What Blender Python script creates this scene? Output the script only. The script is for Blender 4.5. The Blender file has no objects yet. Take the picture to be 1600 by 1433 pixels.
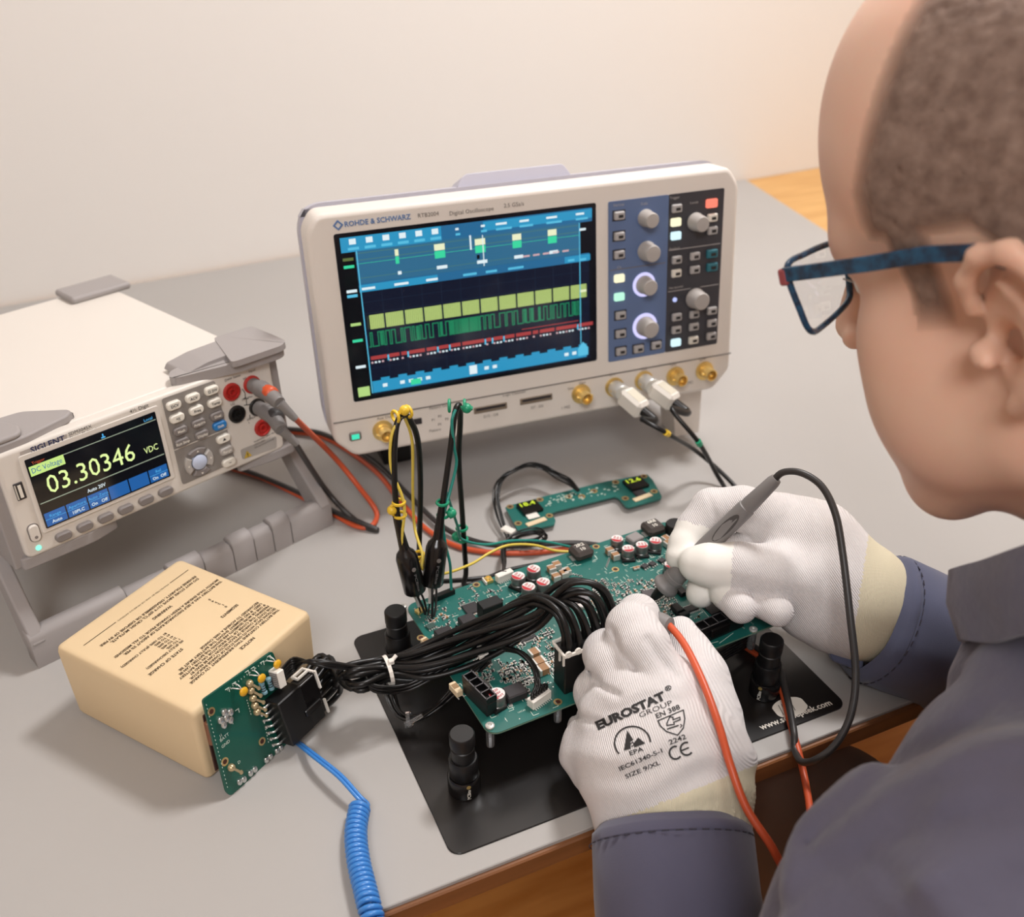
import bpy, bmesh, math, random
import numpy as np
from mathutils import Vector, Matrix
from mathutils.bvhtree import BVHTree
random.seed(7)
SC = bpy.context.scene
COL = SC.collection
PI = math.pi

# ------------------------------------------------------------------ camera
FPX, YAW, PITCH, ROLL, CAMH = 1535.18, -0.41412, 0.54298, -0.01231, 0.50423
def cam_axes():
    cy, sy = math.cos(YAW), math.sin(YAW)
    f = np.array([-sy*math.cos(PITCH), cy*math.cos(PITCH), -math.sin(PITCH)])
    r = np.array([cy, sy, 0.0]); u = np.cross(r, f)
    return (math.cos(ROLL)*r + math.sin(ROLL)*u, -math.sin(ROLL)*r + math.cos(ROLL)*u, -f)
RX, RU, RB = cam_axes()
CPOS = np.array([0, 0, CAMH])
cam = bpy.data.cameras.new('camera'); camo = bpy.data.objects.new('camera', cam); COL.objects.link(camo)
cam.sensor_fit = 'HORIZONTAL'; cam.sensor_width = 36; cam.lens = FPX/1600*36
camo.matrix_world = Matrix(((RX[0], RU[0], RB[0], 0), (RX[1], RU[1], RB[1], 0), (RX[2], RU[2], RB[2], CAMH), (0, 0, 0, 1)))
cam.clip_start = 0.02; cam.clip_end = 20
cam.dof.use_dof = True; cam.dof.focus_distance = 0.64; cam.dof.aperture_fstop = 7.5
SC.camera = camo
SC.view_settings.view_transform = 'Standard'; SC.view_settings.look = 'None'
SC.view_settings.gamma = 1.0; SC.view_settings.use_curve_mapping = False
SC.view_settings.exposure = 0.92

# ------------------------------------------------------------------ light
W = bpy.data.worlds.new('room_air'); SC.world = W; W.use_nodes = True
W.node_tree.nodes['Background'].inputs[0].default_value = (1, 1, 1, 1)
W.node_tree.nodes['Background'].inputs[1].default_value = 0.30
def area(name, loc, target, sx, sy, power, col):
    l = bpy.data.lights.new(name, 'AREA'); l.shape = 'RECTANGLE'; l.size = sx; l.size_y = sy
    l.energy = power; l.color = col
    o = bpy.data.objects.new(name, l); COL.objects.link(o); o.location = loc
    o.rotation_euler = (Vector(target)-Vector(loc)).to_track_quat('-Z', 'Y').to_euler()
area('ceiling_lamp', (0.98, 0.82, 1.80), (0.90, 0.8, 0), 0.34, 0.34, 16, (1.0, 0.985, 0.985))
area('ceiling_lamp', (-0.5, -0.9, 1.82), (0.1, 0.4, 0), 0.9, 0.9, 20, (0.985, 0.985, 1.0))

# ------------------------------------------------------------------ pixel rays (scene points measured on the photograph)
def ray(u, v):
    a, b = (u-800)/FPX, -(v-716.5)/FPX
    return RX*a + RU*b - RB
def at(u, v, z=0.0):
    d = ray(u, v); return Vector(CPOS + d*((z-CAMH)/d[2]))
def aty(u, v, y):
    d = ray(u, v); return Vector(CPOS + d*(y/d[1]))
def dep(u, v, s): return Vector(CPOS + ray(u, v)*s)
def onframe(M, u, v, off=0.0):
    """local point of frame M on its plane y = off seen at pixel (u, v)"""
    I = M.inverted(); o = I @ Vector(CPOS); d = (I.to_3x3() @ Vector(ray(u, v)))
    return o + d*((off-o.y)/d.y)
def onframex(M, u, v, off=0.0):
    I = M.inverted(); o = I @ Vector(CPOS); d = (I.to_3x3() @ Vector(ray(u, v)))
    return o + d*((off-o.x)/d.x)
def frame(loc, yaw=0, tilt=0): return Matrix.Translation(loc) @ Matrix.Rotation(yaw, 4, 'Z') @ Matrix.Rotation(tilt, 4, 'X')

# ------------------------------------------------------------------ materials
def lin(c):
    c = c/255.0
    return c/12.92 if c <= 0.04045 else ((c+0.055)/1.055)**2.4
def L3(rgb): return (lin(rgb[0]), lin(rgb[1]), lin(rgb[2]), 1)
MATS = {}
def M(name, rgb, rough=0.5, metal=0.0, bump=None, vary=None, coat=0.0, spec=0.5, sss=0, trans=0, wave=None, sheen=0, alpha=1):
    m = bpy.data.materials.new(name); m.use_nodes = True
    nt = m.node_tree; b = nt.nodes['Principled BSDF']; N = nt.nodes.new; Lk = nt.links.new
    b.inputs['Base Color'].default_value = L3(rgb); b.inputs['Roughness'].default_value = rough
    b.inputs['Metallic'].default_value = metal; b.inputs['Coat Weight'].default_value = coat
    b.inputs['Specular IOR Level'].default_value = spec
    if trans: b.inputs['Transmission Weight'].default_value = trans; b.inputs['IOR'].default_value = 1.3
    if alpha < 1: b.inputs['Alpha'].default_value = alpha
    if sss:
        b.inputs['Subsurface Weight'].default_value = sss; b.inputs['Subsurface Radius'].default_value = (0.012, 0.004, 0.002); b.inputs['Subsurface Scale'].default_value = 0.5
    if sheen: b.inputs['Sheen Weight'].default_value = sheen; b.inputs['Sheen Roughness'].default_value = 0.5
    tc = N('ShaderNodeTexCoord')
    if vary:                                     # (scale, amount, second colour)
        n = N('ShaderNodeTexNoise'); n.inputs['Scale'].default_value = vary[0]; n.inputs['Detail'].default_value = 4
        Lk(tc.outputs['Object'], n.inputs['Vector'])
        rmp = N('ShaderNodeMapRange'); rmp.inputs[1].default_value = 0.35; rmp.inputs[2].default_value = 0.65; rmp.inputs[4].default_value = vary[1]
        Lk(n.outputs['Fac'], rmp.inputs[0])
        mx = N('ShaderNodeMix'); mx.data_type = 'RGBA'; Lk(rmp.outputs[0], mx.inputs['Factor'])
        mx.inputs['A'].default_value = L3(rgb); mx.inputs['B'].default_value = L3(vary[2]); Lk(mx.outputs['Result'], b.inputs['Base Color'])
    if bump:                                     # (scale, strength, distance)
        n = N('ShaderNodeTexNoise'); n.inputs['Scale'].default_value = bump[0]; n.inputs['Detail'].default_value = 3
        Lk(tc.outputs['Object'], n.inputs['Vector'])
        bp = N('ShaderNodeBump'); bp.inputs['Strength'].default_value = bump[1]; bp.inputs['Distance'].default_value = bump[2]
        Lk(n.outputs['Fac'], bp.inputs['Height']); Lk(bp.outputs['Normal'], b.inputs['Normal'])
        if wave:                                 # (scale, distance, rotation): knitted or woven courses
            wv = N('ShaderNodeTexWave'); wv.inputs['Scale'].default_value = wave[0]; wv.inputs['Distortion'].default_value = wave[3] if len(wave) > 3 else 1.0
            wv.inputs['Detail Scale'].default_value = 6
            mp = N('ShaderNodeMapping'); mp.inputs['Rotation'].default_value = wave[2]
            Lk(tc.outputs['Object'], mp.inputs['Vector']); Lk(mp.outputs[0], wv.inputs['Vector'])
            b2 = N('ShaderNodeBump'); b2.inputs['Strength'].default_value = 0.5; b2.inputs['Distance'].default_value = wave[1]
            Lk(wv.outputs['Fac'], b2.inputs['Height']); Lk(bp.outputs['Normal'], b2.inputs['Normal']); Lk(b2.outputs['Normal'], b.inputs['Normal'])
    MATS[name] = m
    return m
def ME(name, rgb, s=1.0):
    m = bpy.data.materials.new(name); m.use_nodes = True
    b = m.node_tree.nodes['Principled BSDF']
    b.inputs['Base Color'].default_value = (0.004, 0.004, 0.005, 1); b.inputs['Roughness'].default_value = 0.12
    b.inputs['Emission Color'].default_value = L3(rgb); b.inputs['Emission Strength'].default_value = s*0.62
    MATS[name] = m
    return m
white_plastic = M('white_plastic', (222, 215, 206), 0.42, bump=(900, 0.05, 0.0003))
scope_white = M('scope_white', (229, 221, 212), 0.4, bump=(900, 0.05, 0.0003))
scope_grey = M('scope_rear_grey', (186, 184, 196), 0.5)
bumper_grey = M('bumper_grey', (158, 152, 150), 0.6, bump=(600, 0.08, 0.0004))
key_grey = M('key_grey', (128, 121, 118), 0.5)
panel_grey = M('panel_grey', (140, 134, 129), 0.55)
key_white = M('key_white', (232, 226, 214), 0.45)
key_blue = M('key_blue', (38, 122, 190), 0.4)
ink = M('black_ink', (38, 36, 36), 0.7)
ink_brown = M('brown_ink', (62, 46, 26), 0.7)
ink_grey = M('grey_ink', (120, 114, 110), 0.7)
ink_navy = M('navy_ink', (46, 52, 92), 0.6)
ink_blue = M('blue_ink', (92, 128, 180), 0.6)
silk = M('silkscreen_white', (205, 218, 205), 0.6)
black_plastic = M('black_plastic', (16, 15, 16), 0.42)
black_rubber = M('black_cable', (15, 14, 14), 0.38)
black_gloss = M('black_gloss', (20, 18, 18), 0.22)
dark_chip = M('chip_epoxy', (46, 42, 44), 0.5)
panel_blue = M('panel_blue', (96, 116, 154), 0.5)
panel_dark = M('panel_dark', (58, 58, 64), 0.5)
knob_grey = M('knob_grey', (176, 170, 165), 0.5)
button_grey = M('button_grey', (176, 172, 170), 0.5)
button_teal = M('button_teal', (40, 110, 124), 0.45)
gold = M('gold_plated', (236, 204, 128), 0.3, 0.7)
tin = M('tinned_metal', (214, 212, 206), 0.35, 0.45)
solder = M('solder', (205, 208, 205), 0.25, 0.85)
brass = M('brass_ring', (214, 184, 128), 0.35, 0.8)
red_jack = M('red_jack', (176, 40, 34), 0.4)
orange_soft = M('orange_silicone', (206, 86, 48), 0.4)
red_soft = M('red_silicone', (196, 72, 44), 0.38)
probe_grey = M('probe_grey', (128, 124, 122), 0.5, bump=(700, 0.08, 0.0003))
probe_dark = M('probe_dark', (62, 60, 60), 0.55)
yellow_clip = M('yellow_clip', (236, 196, 56), 0.4)
yellow_wire = M('yellow_wire', (226, 200, 84), 0.4)
green_clip = M('green_clip', (30, 150, 110), 0.4)
green_wire = M('teal_wire', (36, 136, 124), 0.4)
blue_cord = M('blue_cord', (62, 132, 206), 0.32, coat=0.3)
pcb_green = M('pcb_green', (30, 100, 92), 0.38, vary=(55, 0.35, (36, 110, 101)), coat=0.15)
pcb_dark = M('pcb_dark_green', (10, 84, 68), 0.38, vary=(40, 0.4, (6, 68, 58)), coat=0.15)
pcb_edge = M('pcb_edge', (120, 140, 118), 0.6)
tan_case = M('tan_case', (224, 198, 158), 0.62, vary=(14, 0.3, (219, 191, 149)), bump=(500, 0.1, 0.0004))
cap_can = M('capacitor_can', (138, 134, 132), 0.34, 0.75)
cap_top = M('capacitor_top', (232, 226, 222), 0.45)
cap_red = M('capacitor_red', (186, 44, 52), 0.5)
mlcc_tan = M('ceramic_tan', (160, 118, 80), 0.5)
inductor = M('inductor_grey', (62, 54, 50), 0.6, bump=(900, 0.15, 0.0003))
nylon_white = M('nylon_white', (236, 230, 220), 0.45)
nylon_clear = M('nylon_clear', (215, 215, 215), 0.12, trans=0.9)
beige_nylon = M('beige_nylon', (226, 204, 168), 0.5)
yellow_epoxy = M('yellow_epoxy', (222, 168, 34), 0.35)
resistor_blue = M('resistor_blue', (120, 160, 172), 0.4)
plate_black = M('plate_black', (25, 22, 21), 0.3, bump=(1500, 0.06, 0.0002), vary=(5, 0.3, (31, 27, 26)))
mat_grey = M('mat_grey', (172, 168, 164), 0.62, vary=(2.2, 0.5, (166, 161, 156)), bump=(700, 0.05, 0.0003))
glove_white = M('glove_knit', (224, 218, 216), 0.85, bump=(1400, 0.25, 0.0005), wave=(250, 0.0010, (0.3, 0.6, 0.5), 1.0), sheen=0.2, vary=(120, 0.25, (212, 204, 202)))
glove_tip = M('glove_coated_tip', (238, 234, 226), 0.6, bump=(900, 0.1, 0.0003))
glove_cuff = M('glove_cuff_cream', (222, 212, 184), 0.85, bump=(1400, 0.25, 0.0005), wave=(330, 0.0006, (0.0, 0.0, 0.4), 0.5))
skin = M('skin', (232, 192, 168), 0.5, vary=(26, 0.4, (226, 172, 148)), bump=(260, 0.08, 0.0006), sss=0.25)
shirt = M('shirt_cotton', (92, 89, 106), 0.9, vary=(9, 0.5, (82, 78, 93)), bump=(42, 0.4, 0.006), sheen=0.25)
cuff_blue = M('shirt_cuff_denim', (84, 88, 112), 0.9, vary=(16, 0.5, (70, 74, 98)), bump=(1200, 0.2, 0.0004), sheen=0.25)
shirt_seam = M('shirt_seam', (58, 55, 66), 0.9)
trouser = M('trouser_dark', (104, 86, 75), 0.95, vary=(18, 0.5, (84, 69, 60)), bump=(900, 0.2, 0.0005))
glasses_blue = M('glasses_acetate', (20, 34, 56), 0.25, vary=(150, 0.6, (34, 104, 146)))
glasses_red = M('glasses_red_hinge', (150, 70, 74), 0.4)

# ------------------------------------------------------------------ mesh building
class MB:
    def __init__(s): s.v = []; s.f = []; s.m = []; s.mi = 0
    def add(s, vs, fs):
        o = len(s.v); s.v.extend([tuple(x) for x in vs]); s.f.extend([tuple(i+o for i in f) for f in fs]); s.m.extend([s.mi]*len(fs)); return s
    def box(s, c, d, b=0.0, R=None):
        hx, hy, hz = d[0]/2, d[1]/2, d[2]/2
        c = Vector(c)
        if b <= 0:
            vs = [Vector((x*hx, y*hy, z*hz)) for x in (-1, 1) for y in (-1, 1) for z in (-1, 1)]
            fs = [(0, 1, 3, 2), (4, 6, 7, 5), (0, 4, 5, 1), (2, 3, 7, 6), (0, 2, 6, 4), (1, 5, 7, 3)]
        else:
            b = min(b, hx*.95, hy*.95, hz*.95)
            vs = []; ix = {}
            for x in (-1, 1):
                for y in (-1, 1):
                    for z in (-1, 1):
                        for a in range(3):
                            p = [x*(hx-b), y*(hy-b), z*(hz-b)]; p[a] = (x*hx, y*hy, z*hz)[a]
                            ix[(x, y, z, a)] = len(vs); vs.append(Vector(p))
            fs = []
            for a in range(3):
                o1, o2 = [(1, 2), (2, 0), (0, 1)][a]
                for sg in (-1, 1):
                    q = []
                    for (p1, p2) in ((-1, -1), (1, -1), (1, 1), (-1, 1)):
                        k = [0, 0, 0]; k[a] = sg; k[o1] = p1; k[o2] = p2; q.append(ix[(*k, a)])
                    fs.append(tuple(q) if sg > 0 else tuple(q[::-1]))
            for a in range(3):
                o1, o2 = [(1, 2), (2, 0), (0, 1)][a]
                for s1 in (-1, 1):
                    for s2 in (-1, 1):
                        k0 = [0, 0, 0]; k0[a] = -1; k0[o1] = s1; k0[o2] = s2; k1 = list(k0); k1[a] = 1
                        q = (ix[(*k0, o1)], ix[(*k1, o1)], ix[(*k1, o2)], ix[(*k0, o2)])
                        fs.append(q if s1*s2 < 0 else q[::-1])
            for x in (-1, 1):
                for y in (-1, 1):
                    for z in (-1, 1):
                        q = tuple(ix[(x, y, z, a)] for a in range(3)); fs.append(q if x*y*z > 0 else q[::-1])
        if R is not None: vs = [R @ p for p in vs]
        return s.add([p+c for p in vs], fs)
    def rings(s, rings, cap=True, closed=False):
        n = len(rings[0]); vs = [p for r in rings for p in r]; fs = []
        R = len(rings)
        for i in range(R if closed else R-1):
            j = (i+1) % R
            for k in range(n): fs.append((i*n+k, i*n+(k+1) % n, j*n+(k+1) % n, j*n+k))
        if cap and not closed: fs.append(tuple(range(n))[::-1]); fs.append(tuple((R-1)*n+k for k in range(n)))
        return s.add(vs, fs)
    def lathe(s, prof, p0=(0, 0, 0), ax=(0, 0, 1), n=20):
        ax = Vector(ax).normalized(); t = ax.orthogonal().normalized(); w = ax.cross(t); p0 = Vector(p0)
        return s.rings([[p0+ax*h+(t*math.cos(2*PI*k/n)+w*math.sin(2*PI*k/n))*max(r, 1e-5) for k in range(n)] for r, h in prof])
    def cyl(s, a, b, r0, r1=None, n=16, bev=0):
        a, b = Vector(a), Vector(b); L = (b-a).length; r1 = r0 if r1 is None else r1
        if bev: pr = [(r0-bev, 0), (r0, bev), (r1, L-bev), (r1-bev, L)]
        else: pr = [(r0, 0), (r1, L)]
        return s.lathe(pr, a, b-a, n)
    def tube(s, pts, r, n=8, sub=6, closed=False, flat=1.0):
        P = spline(pts, sub, closed) if sub else [Vector(p) for p in pts]
        m = len(P); rr = r if callable(r) else (lambda t: r)
        T = [((P[(i+1) % m]-P[i-1]) if closed else (P[min(i+1, m-1)]-P[max(i-1, 0)])).normalized() for i in range(m)]
        nrm = T[0].orthogonal().normalized(); rings = []
        for i in range(m):
            nrm = (nrm-T[i]*nrm.dot(T[i]))
            nrm = nrm.normalized() if nrm.length > 1e-6 else T[i].orthogonal().normalized()
            w = T[i].cross(nrm); q = rr(i/max(1, m-1))
            rings.append([P[i]+nrm*(q*math.cos(2*PI*k/n))+w*(q*flat*math.sin(2*PI*k/n)) for k in range(n)])
        return s.rings(rings, closed=closed)
    def prism(s, poly, z0, z1, X=None, b=0.0):
        """poly in (x, y), z up; X maps to the final frame; b chamfers the z1 rim"""
        n = len(poly); P = [Vector((p[0], p[1])) for p in poly]
        A = sum(P[i].x*P[(i+1) % n].y-P[(i+1) % n].x*P[i].y for i in range(n))
        if A < 0: P = P[::-1]
        rings = [[Vector((p.x, p.y, z0)) for p in P]]
        if b:
            q = []
            for i in range(n):
                e0 = (P[i]-P[i-1]).normalized(); e1 = (P[(i+1) % n]-P[i]).normalized()
                n0 = Vector((-e0.y, e0.x)); n1 = Vector((-e1.y, e1.x)); k = n0+n1; k /= max(0.3, k.dot(n0))
                q.append(P[i]+k*b)
            rings += [[Vector((p.x, p.y, z1-b*(1 if z1 > z0 else -1))) for p in P], [Vector((p.x, p.y, z1)) for p in q]]
        else: rings.append([Vector((p.x, p.y, z1)) for p in P])
        if z1 < z0: rings = [r[::-1] for r in rings]
        if X is not None: rings = [[X @ p for p in r] for r in rings]
        return s.rings(rings)
    def ball(s, c, r, n=12, R=None):
        c = Vector(c); r = (r, r, r) if not hasattr(r, '__len__') else r; rg = []
        m = n//2
        for i in range(1, m):
            a = PI*i/m
            rg.append([Vector((r[0]*math.sin(a)*math.cos(2*PI*k/n), r[1]*math.sin(a)*math.sin(2*PI*k/n), -r[2]*math.cos(a))) for k in range(n)])
        if R is not None: rg = [[R @ p for p in q] for q in rg]
        return s.rings([[p+c for p in q] for q in rg])
    def quad(s, a, b, c, d): return s.add([a, b, c, d], [(0, 1, 2, 3)])
    def build(s, name, mats, parent=None, smooth=None, stuff=False, label=None):
        me = bpy.data.meshes.new(name); me.from_pydata([tuple(v) for v in s.v], [], s.f)
        for m in (mats if isinstance(mats, (list, tuple)) else [mats]): me.materials.append(m)
        if any(s.m): me.polygons.foreach_set('material_index', s.m)
        if smooth is not None:
            me.polygons.foreach_set('use_smooth', [True]*len(me.polygons)); me.set_sharp_from_angle(angle=math.radians(smooth))
        me.update()
        return link(name, me, parent, stuff, label)
def link(name, me, parent=None, stuff=False, label=None):
    o = bpy.data.objects.new(name, me); COL.objects.link(o)
    if parent is not None: o.parent = parent
    if stuff: o['kind'] = 'stuff'
    if label: o['label'] = label
    return o
def soft(o, w, seg=3, ang=30):
    md = o.modifiers.new('bevel', 'BEVEL'); md.width = w; md.segments = seg; md.limit_method = 'ANGLE'; md.angle_limit = math.radians(ang); md.harden_normals = True
    o.data.polygons.foreach_set('use_smooth', [True]*len(o.data.polygons)); return o
def spline(pts, sub=6, closed=False):
    P = [Vector(p) for p in pts]; n = len(P); out = []
    if n < 3: return P if sub < 2 else [P[0].lerp(P[1], i/sub) for i in range(sub+1)]
    for i in range(n if closed else n-1):
        if closed: a, b, c, d = P[i-1], P[i], P[(i+1) % n], P[(i+2) % n]
        else: a, b, c, d = P[max(i-1, 0)], P[i], P[i+1], P[min(i+2, n-1)]
        for k in range(sub):
            t = k/sub
            out.append(0.5*((2*b)+(c-a)*t+(2*a-5*b+4*c-d)*t*t+(3*b-a-3*c+d)*t*t*t))
    if not closed: out.append(P[-1])
    return out
def rrect(x0, y0, x1, y1, r, n=4):
    o = []
    for cx, cy, a in ((x1-r, y1-r, 0), (x0+r, y1-r, 90), (x0+r, y0+r, 180), (x1-r, y0+r, 270)):
        for i in range(n+1):
            t = math.radians(a+90*i/n); o.append((cx+r*math.cos(t), cy+r*math.sin(t)))
    return o
FY = Matrix(((1, 0, 0, 0), (0, 0, -1, 0), (0, 1, 0, 0), (0, 0, 0, 1)))      # (x, y, z) -> (x, -z, y): drawn on a front face, z grows towards the viewer
FX = Matrix(((0, 0, 1, 0), (1, 0, 0, 0), (0, 1, 0, 0), (0, 0, 0, 1)))       # (x, y, z) -> (z, x, y): drawn on a +x face
def tag(o, label, cat, group=None, kind=None):
    o['label'] = label; o['category'] = cat
    if group: o['group'] = group
    if kind: o['kind'] = kind
    return o
def thing(name, label, cat, mat=None, group=None):
    o = bpy.data.objects.new(name, None); COL.objects.link(o); o.empty_display_size = 0.02
    if mat is not None: o.matrix_world = mat
    return tag(o, label, cat, group)
def structure(o): o['kind'] = 'structure'; return o
_TX = {}
def text_mesh(s, bold=False):
    k = (s, bold)
    if k in _TX: return _TX[k]
    cu = bpy.data.curves.new('lettering', 'FONT'); cu.body = s; cu.size = 1; cu.resolution_u = 2; cu.fill_mode = 'FRONT'
    if bold: cu.offset = 0.02 if bold is True else bold
    o = bpy.data.objects.new('lettering', cu); COL.objects.link(o)
    dg = bpy.context.evaluated_depsgraph_get(); me = bpy.data.meshes.new_from_object(o.evaluated_get(dg))
    V = np.array([v.co[:] for v in me.vertices]); F = [tuple(p.vertices) for p in me.polygons]
    bpy.data.objects.remove(o); bpy.data.curves.remove(cu); bpy.data.meshes.remove(me)
    _TX[k] = (V[:, :2], F); return _TX[k]
def put_text(mb, s, X, h=None, w=None, bold=False, align='l', lift=0.0002):
    """lay the string s into mb on the plane X (x along the line, y up, z out); cap height h, width w"""
    if not s.strip(): return
    V, F = text_mesh(s, bold); x0, x1 = V[:, 0].min(), V[:, 0].max(); sc = h/0.72 if h else w/(x1-x0); sx = w/(x1-x0) if w else sc
    ox = {'l': x0, 'c': (x0+x1)/2, 'r': x1}[align]
    mb.add([X @ Vector(((x-ox)*sx, y*sc, lift)) for x, y in V], F)

# ------------------------------------------------------------------ signed-distance modelling for bodies, hands and cloth
class SDF:
    """round cones and ellipsoids blended smoothly, then meshed into one continuous surface"""
    def __init__(s): s.p = []
    def cone(s, a, b, ra, rb, k=0.008): s.p.append(('c', np.array(a, float), np.array(b, float), ra, rb, k)); return s
    def chain(s, pts, k=0.008):
        for (a, ra), (b, rb) in zip(pts[:-1], pts[1:]): s.cone(a, b, ra, rb, k)
        return s
    def ell(s, c, r, R=None, k=0.008, cut=False): s.p.append(('x' if cut else 'e', np.array(c, float), np.array(r, float), np.eye(3) if R is None else np.array(R, float), None, k)); return s
    def cutcone(s, a, b, ra, rb, k=0.004): s.p.append(('k', np.array(a, float), np.array(b, float), ra, rb, k)); return s
    @staticmethod
    def dcone(P, a, b, ra, rb):
        ba = b-a; l2 = max(1e-12, ba@ba); t = np.clip(((P-a)@ba)/l2, 0, 1)
        return np.linalg.norm(P-a-t[..., None]*ba, axis=-1)-(ra+(rb-ra)*t)
    def eval(s, P):
        d = np.full(P.shape[:-1], 1.0)
        for q in s.p:
            if q[0] in 'ck': e = s.dcone(P, *q[1:5])
            else:
                L = (P-q[1])@q[3]; k0 = np.linalg.norm(L/q[2], axis=-1); k1 = np.linalg.norm(L/q[2]**2, axis=-1)+1e-9; e = k0*(k0-1)/k1
            k = q[5]
            if q[0] in 'ce':
                h = np.maximum(k-np.abs(d-e), 0)/k; d = np.minimum(d, e)-h*h*k*0.25
            else:
                h = np.maximum(k-np.abs(d+e), 0)/k; d = np.maximum(d, -e)+h*h*k*0.25
        return d
    def bounds(s):
        lo = []; hi = []
        for q in s.p:
            if q[0] == 'c':
                lo += [q[1]-q[3], q[2]-q[4]]; hi += [q[1]+q[3], q[2]+q[4]]
            elif q[0] == 'e': m = q[2].max(); lo.append(q[1]-m); hi.append(q[1]+m)
        return np.min(lo, 0), np.max(hi, 0)
    def mesh(s, res, disp=None, clip=None):
        lo, hi = s.bounds(); lo = lo-3*res-0.004; hi = hi+3*res+0.004
        n = np.ceil((hi-lo)/res).astype(int)+1
        ax = [lo[i]+res*np.arange(n[i]) for i in range(3)]
        G = np.stack(np.meshgrid(*ax, indexing='ij'), -1); D = s.eval(G)
        if disp is not None: D = D-disp(G, D)
        if clip is not None: D = np.maximum(D, clip(G))
        S = D < 0
        c = [S[i:n[0]-1+i, j:n[1]-1+j, k:n[2]-1+k] for i in (0, 1) for j in (0, 1) for k in (0, 1)]
        cnt = sum(x.astype(int) for x in c); act = (cnt > 0) & (cnt < 8)
        idx = np.full(act.shape, -1); I = np.argwhere(act); idx[act] = np.arange(len(I))
        acc = np.zeros((len(I), 3)); num = np.zeros(len(I))
        cor = [(i, j, k) for i in (0, 1) for j in (0, 1) for k in (0, 1)]
        for x in range(8):
            for y in range(x+1, 8):
                if sum(abs(cor[x][t]-cor[y][t]) for t in range(3)) != 1: continue
                A = I+cor[x]; B = I+cor[y]; da = D[A[:, 0], A[:, 1], A[:, 2]]; db = D[B[:, 0], B[:, 1], B[:, 2]]
                m = (da < 0) != (db < 0); t = np.where(m, da/(da-db+1e-15), 0)
                p = np.array(cor[x])+t[:, None]*(np.array(cor[y])-np.array(cor[x])); acc += p*m[:, None]; num += m
        V = lo+(I+acc/np.maximum(num, 1)[:, None])*res
        F = []
        for a in range(3):
            o1, o2 = (a+1) % 3, (a+2) % 3
            sl0 = [slice(1, -1)]*3; sl1 = [slice(1, -1)]*3; sl0[a] = slice(0, n[a]-1); sl1[a] = slice(1, n[a])
            s0 = S[tuple(sl0)]; s1 = S[tuple(sl1)]; E = np.argwhere(s0 != s1)
            if not len(E): continue
            e = E.copy(); e[:, o1] += 1; e[:, o2] += 1
            ins = s0[E[:, 0], E[:, 1], E[:, 2]]
            q = []
            for d1, d2 in ((-1, -1), (0, -1), (0, 0), (-1, 0)):
                w = e.copy(); w[:, o1] += d1; w[:, o2] += d2; q.append(idx[w[:, 0], w[:, 1], w[:, 2]])
            q = np.stack(q, 1); q[~ins] = q[~ins][:, ::-1]; q = q[(q >= 0).all(1)]; F.append(q)
        return V, np.concatenate(F)
    def build(s, name, mats, parent, res, disp=None, clip=None, matf=None, relax=1, label=None):
        V, F = s.mesh(res, disp, clip)
        for _ in range(relax):
            A = np.zeros_like(V); c = np.zeros(len(V))
            for i in range(4):
                for j in ((i+1) % 4, (i+3) % 4): np.add.at(A, F[:, i], V[F[:, j]]); np.add.at(c, F[:, i], 1)
            V = V*0.5+0.5*A/np.maximum(c, 1)[:, None]
        me = bpy.data.meshes.new(name); me.from_pydata(V.tolist(), [], F.tolist())
        for m in (mats if isinstance(mats, (list, tuple)) else [mats]): me.materials.append(m)
        if matf is not None: me.polygons.foreach_set('material_index', matf(V[F].mean(1)).astype(np.int32).tolist())
        me.polygons.foreach_set('use_smooth', [True]*len(F)); me.update()
        return link(name, me, parent, False, label)

# ------------------------------------------------------------------ the room and the desk
wall_paint = M('wall_paint', (236, 231, 225), 0.85, bump=(300, 0.05, 0.0005))
ceil_paint = M('ceiling_paint', (238, 234, 228), 0.9)
def wood(name, c1, c2, sc, rough, rot=0.0):
    m = M(name, c1, rough); nt = m.node_tree; N = nt.nodes.new; Lk = nt.links.new; b = nt.nodes['Principled BSDF']
    tc = N('ShaderNodeTexCoord'); mp = N('ShaderNodeMapping'); mp.inputs['Scale'].default_value = (sc, sc*9, sc*9); mp.inputs['Rotation'].default_value = (0, 0, rot)
    n = N('ShaderNodeTexNoise'); n.inputs['Scale'].default_value = 2.0; n.inputs['Detail'].default_value = 6; n.inputs['Distortion'].default_value = 0.6
    r = N('ShaderNodeValToRGB'); r.color_ramp.elements[0].color = L3(c2); r.color_ramp.elements[1].color = L3(c1); r.color_ramp.elements[0].position = 0.32; r.color_ramp.elements[1].position = 0.66
    Lk(tc.outputs['Object'], mp.inputs[0]); Lk(mp.outputs[0], n.inputs['Vector']); Lk(n.outputs['Fac'], r.inputs[0]); Lk(r.outputs[0], b.inputs['Base Color'])
    return m
desk_wood = wood('desk_wood', (214, 168, 104), (196, 146, 84), 3.0, 0.45)
edge_wood = wood('desk_edge_wood', (138, 88, 50), (112, 70, 38), 3.0, 0.5)
floor_wood = wood('floor_wood', (214, 152, 82), (188, 124, 58), 2.2, 0.35, 0.35)
TY = 0.349                                       # front edge of the desk
wA, wB = at(470, 397), at(1280, 259)
wd = (wB-wA).normalized(); wn = Vector((-wd.y, wd.x, 0))
w0 = wA-wd*2.9; w1 = wA+wd*2.6
def slab(name, poly, z0, z1, m, parent=None, b=0): return MB().prism([(p[0], p[1]) for p in poly], z0, z1, None, b).build(name, m, parent)
structure(slab('wall_back', [w0, w1, w1+wn*0.1, w0+wn*0.1], -0.75, 1.9, wall_paint))
structure(slab('wall_left', [(-2.5, -2.2), (-2.4, -2.2), (-2.4, 1.5), (-2.5, 1.5)], -0.75, 1.9, wall_paint))
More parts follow.
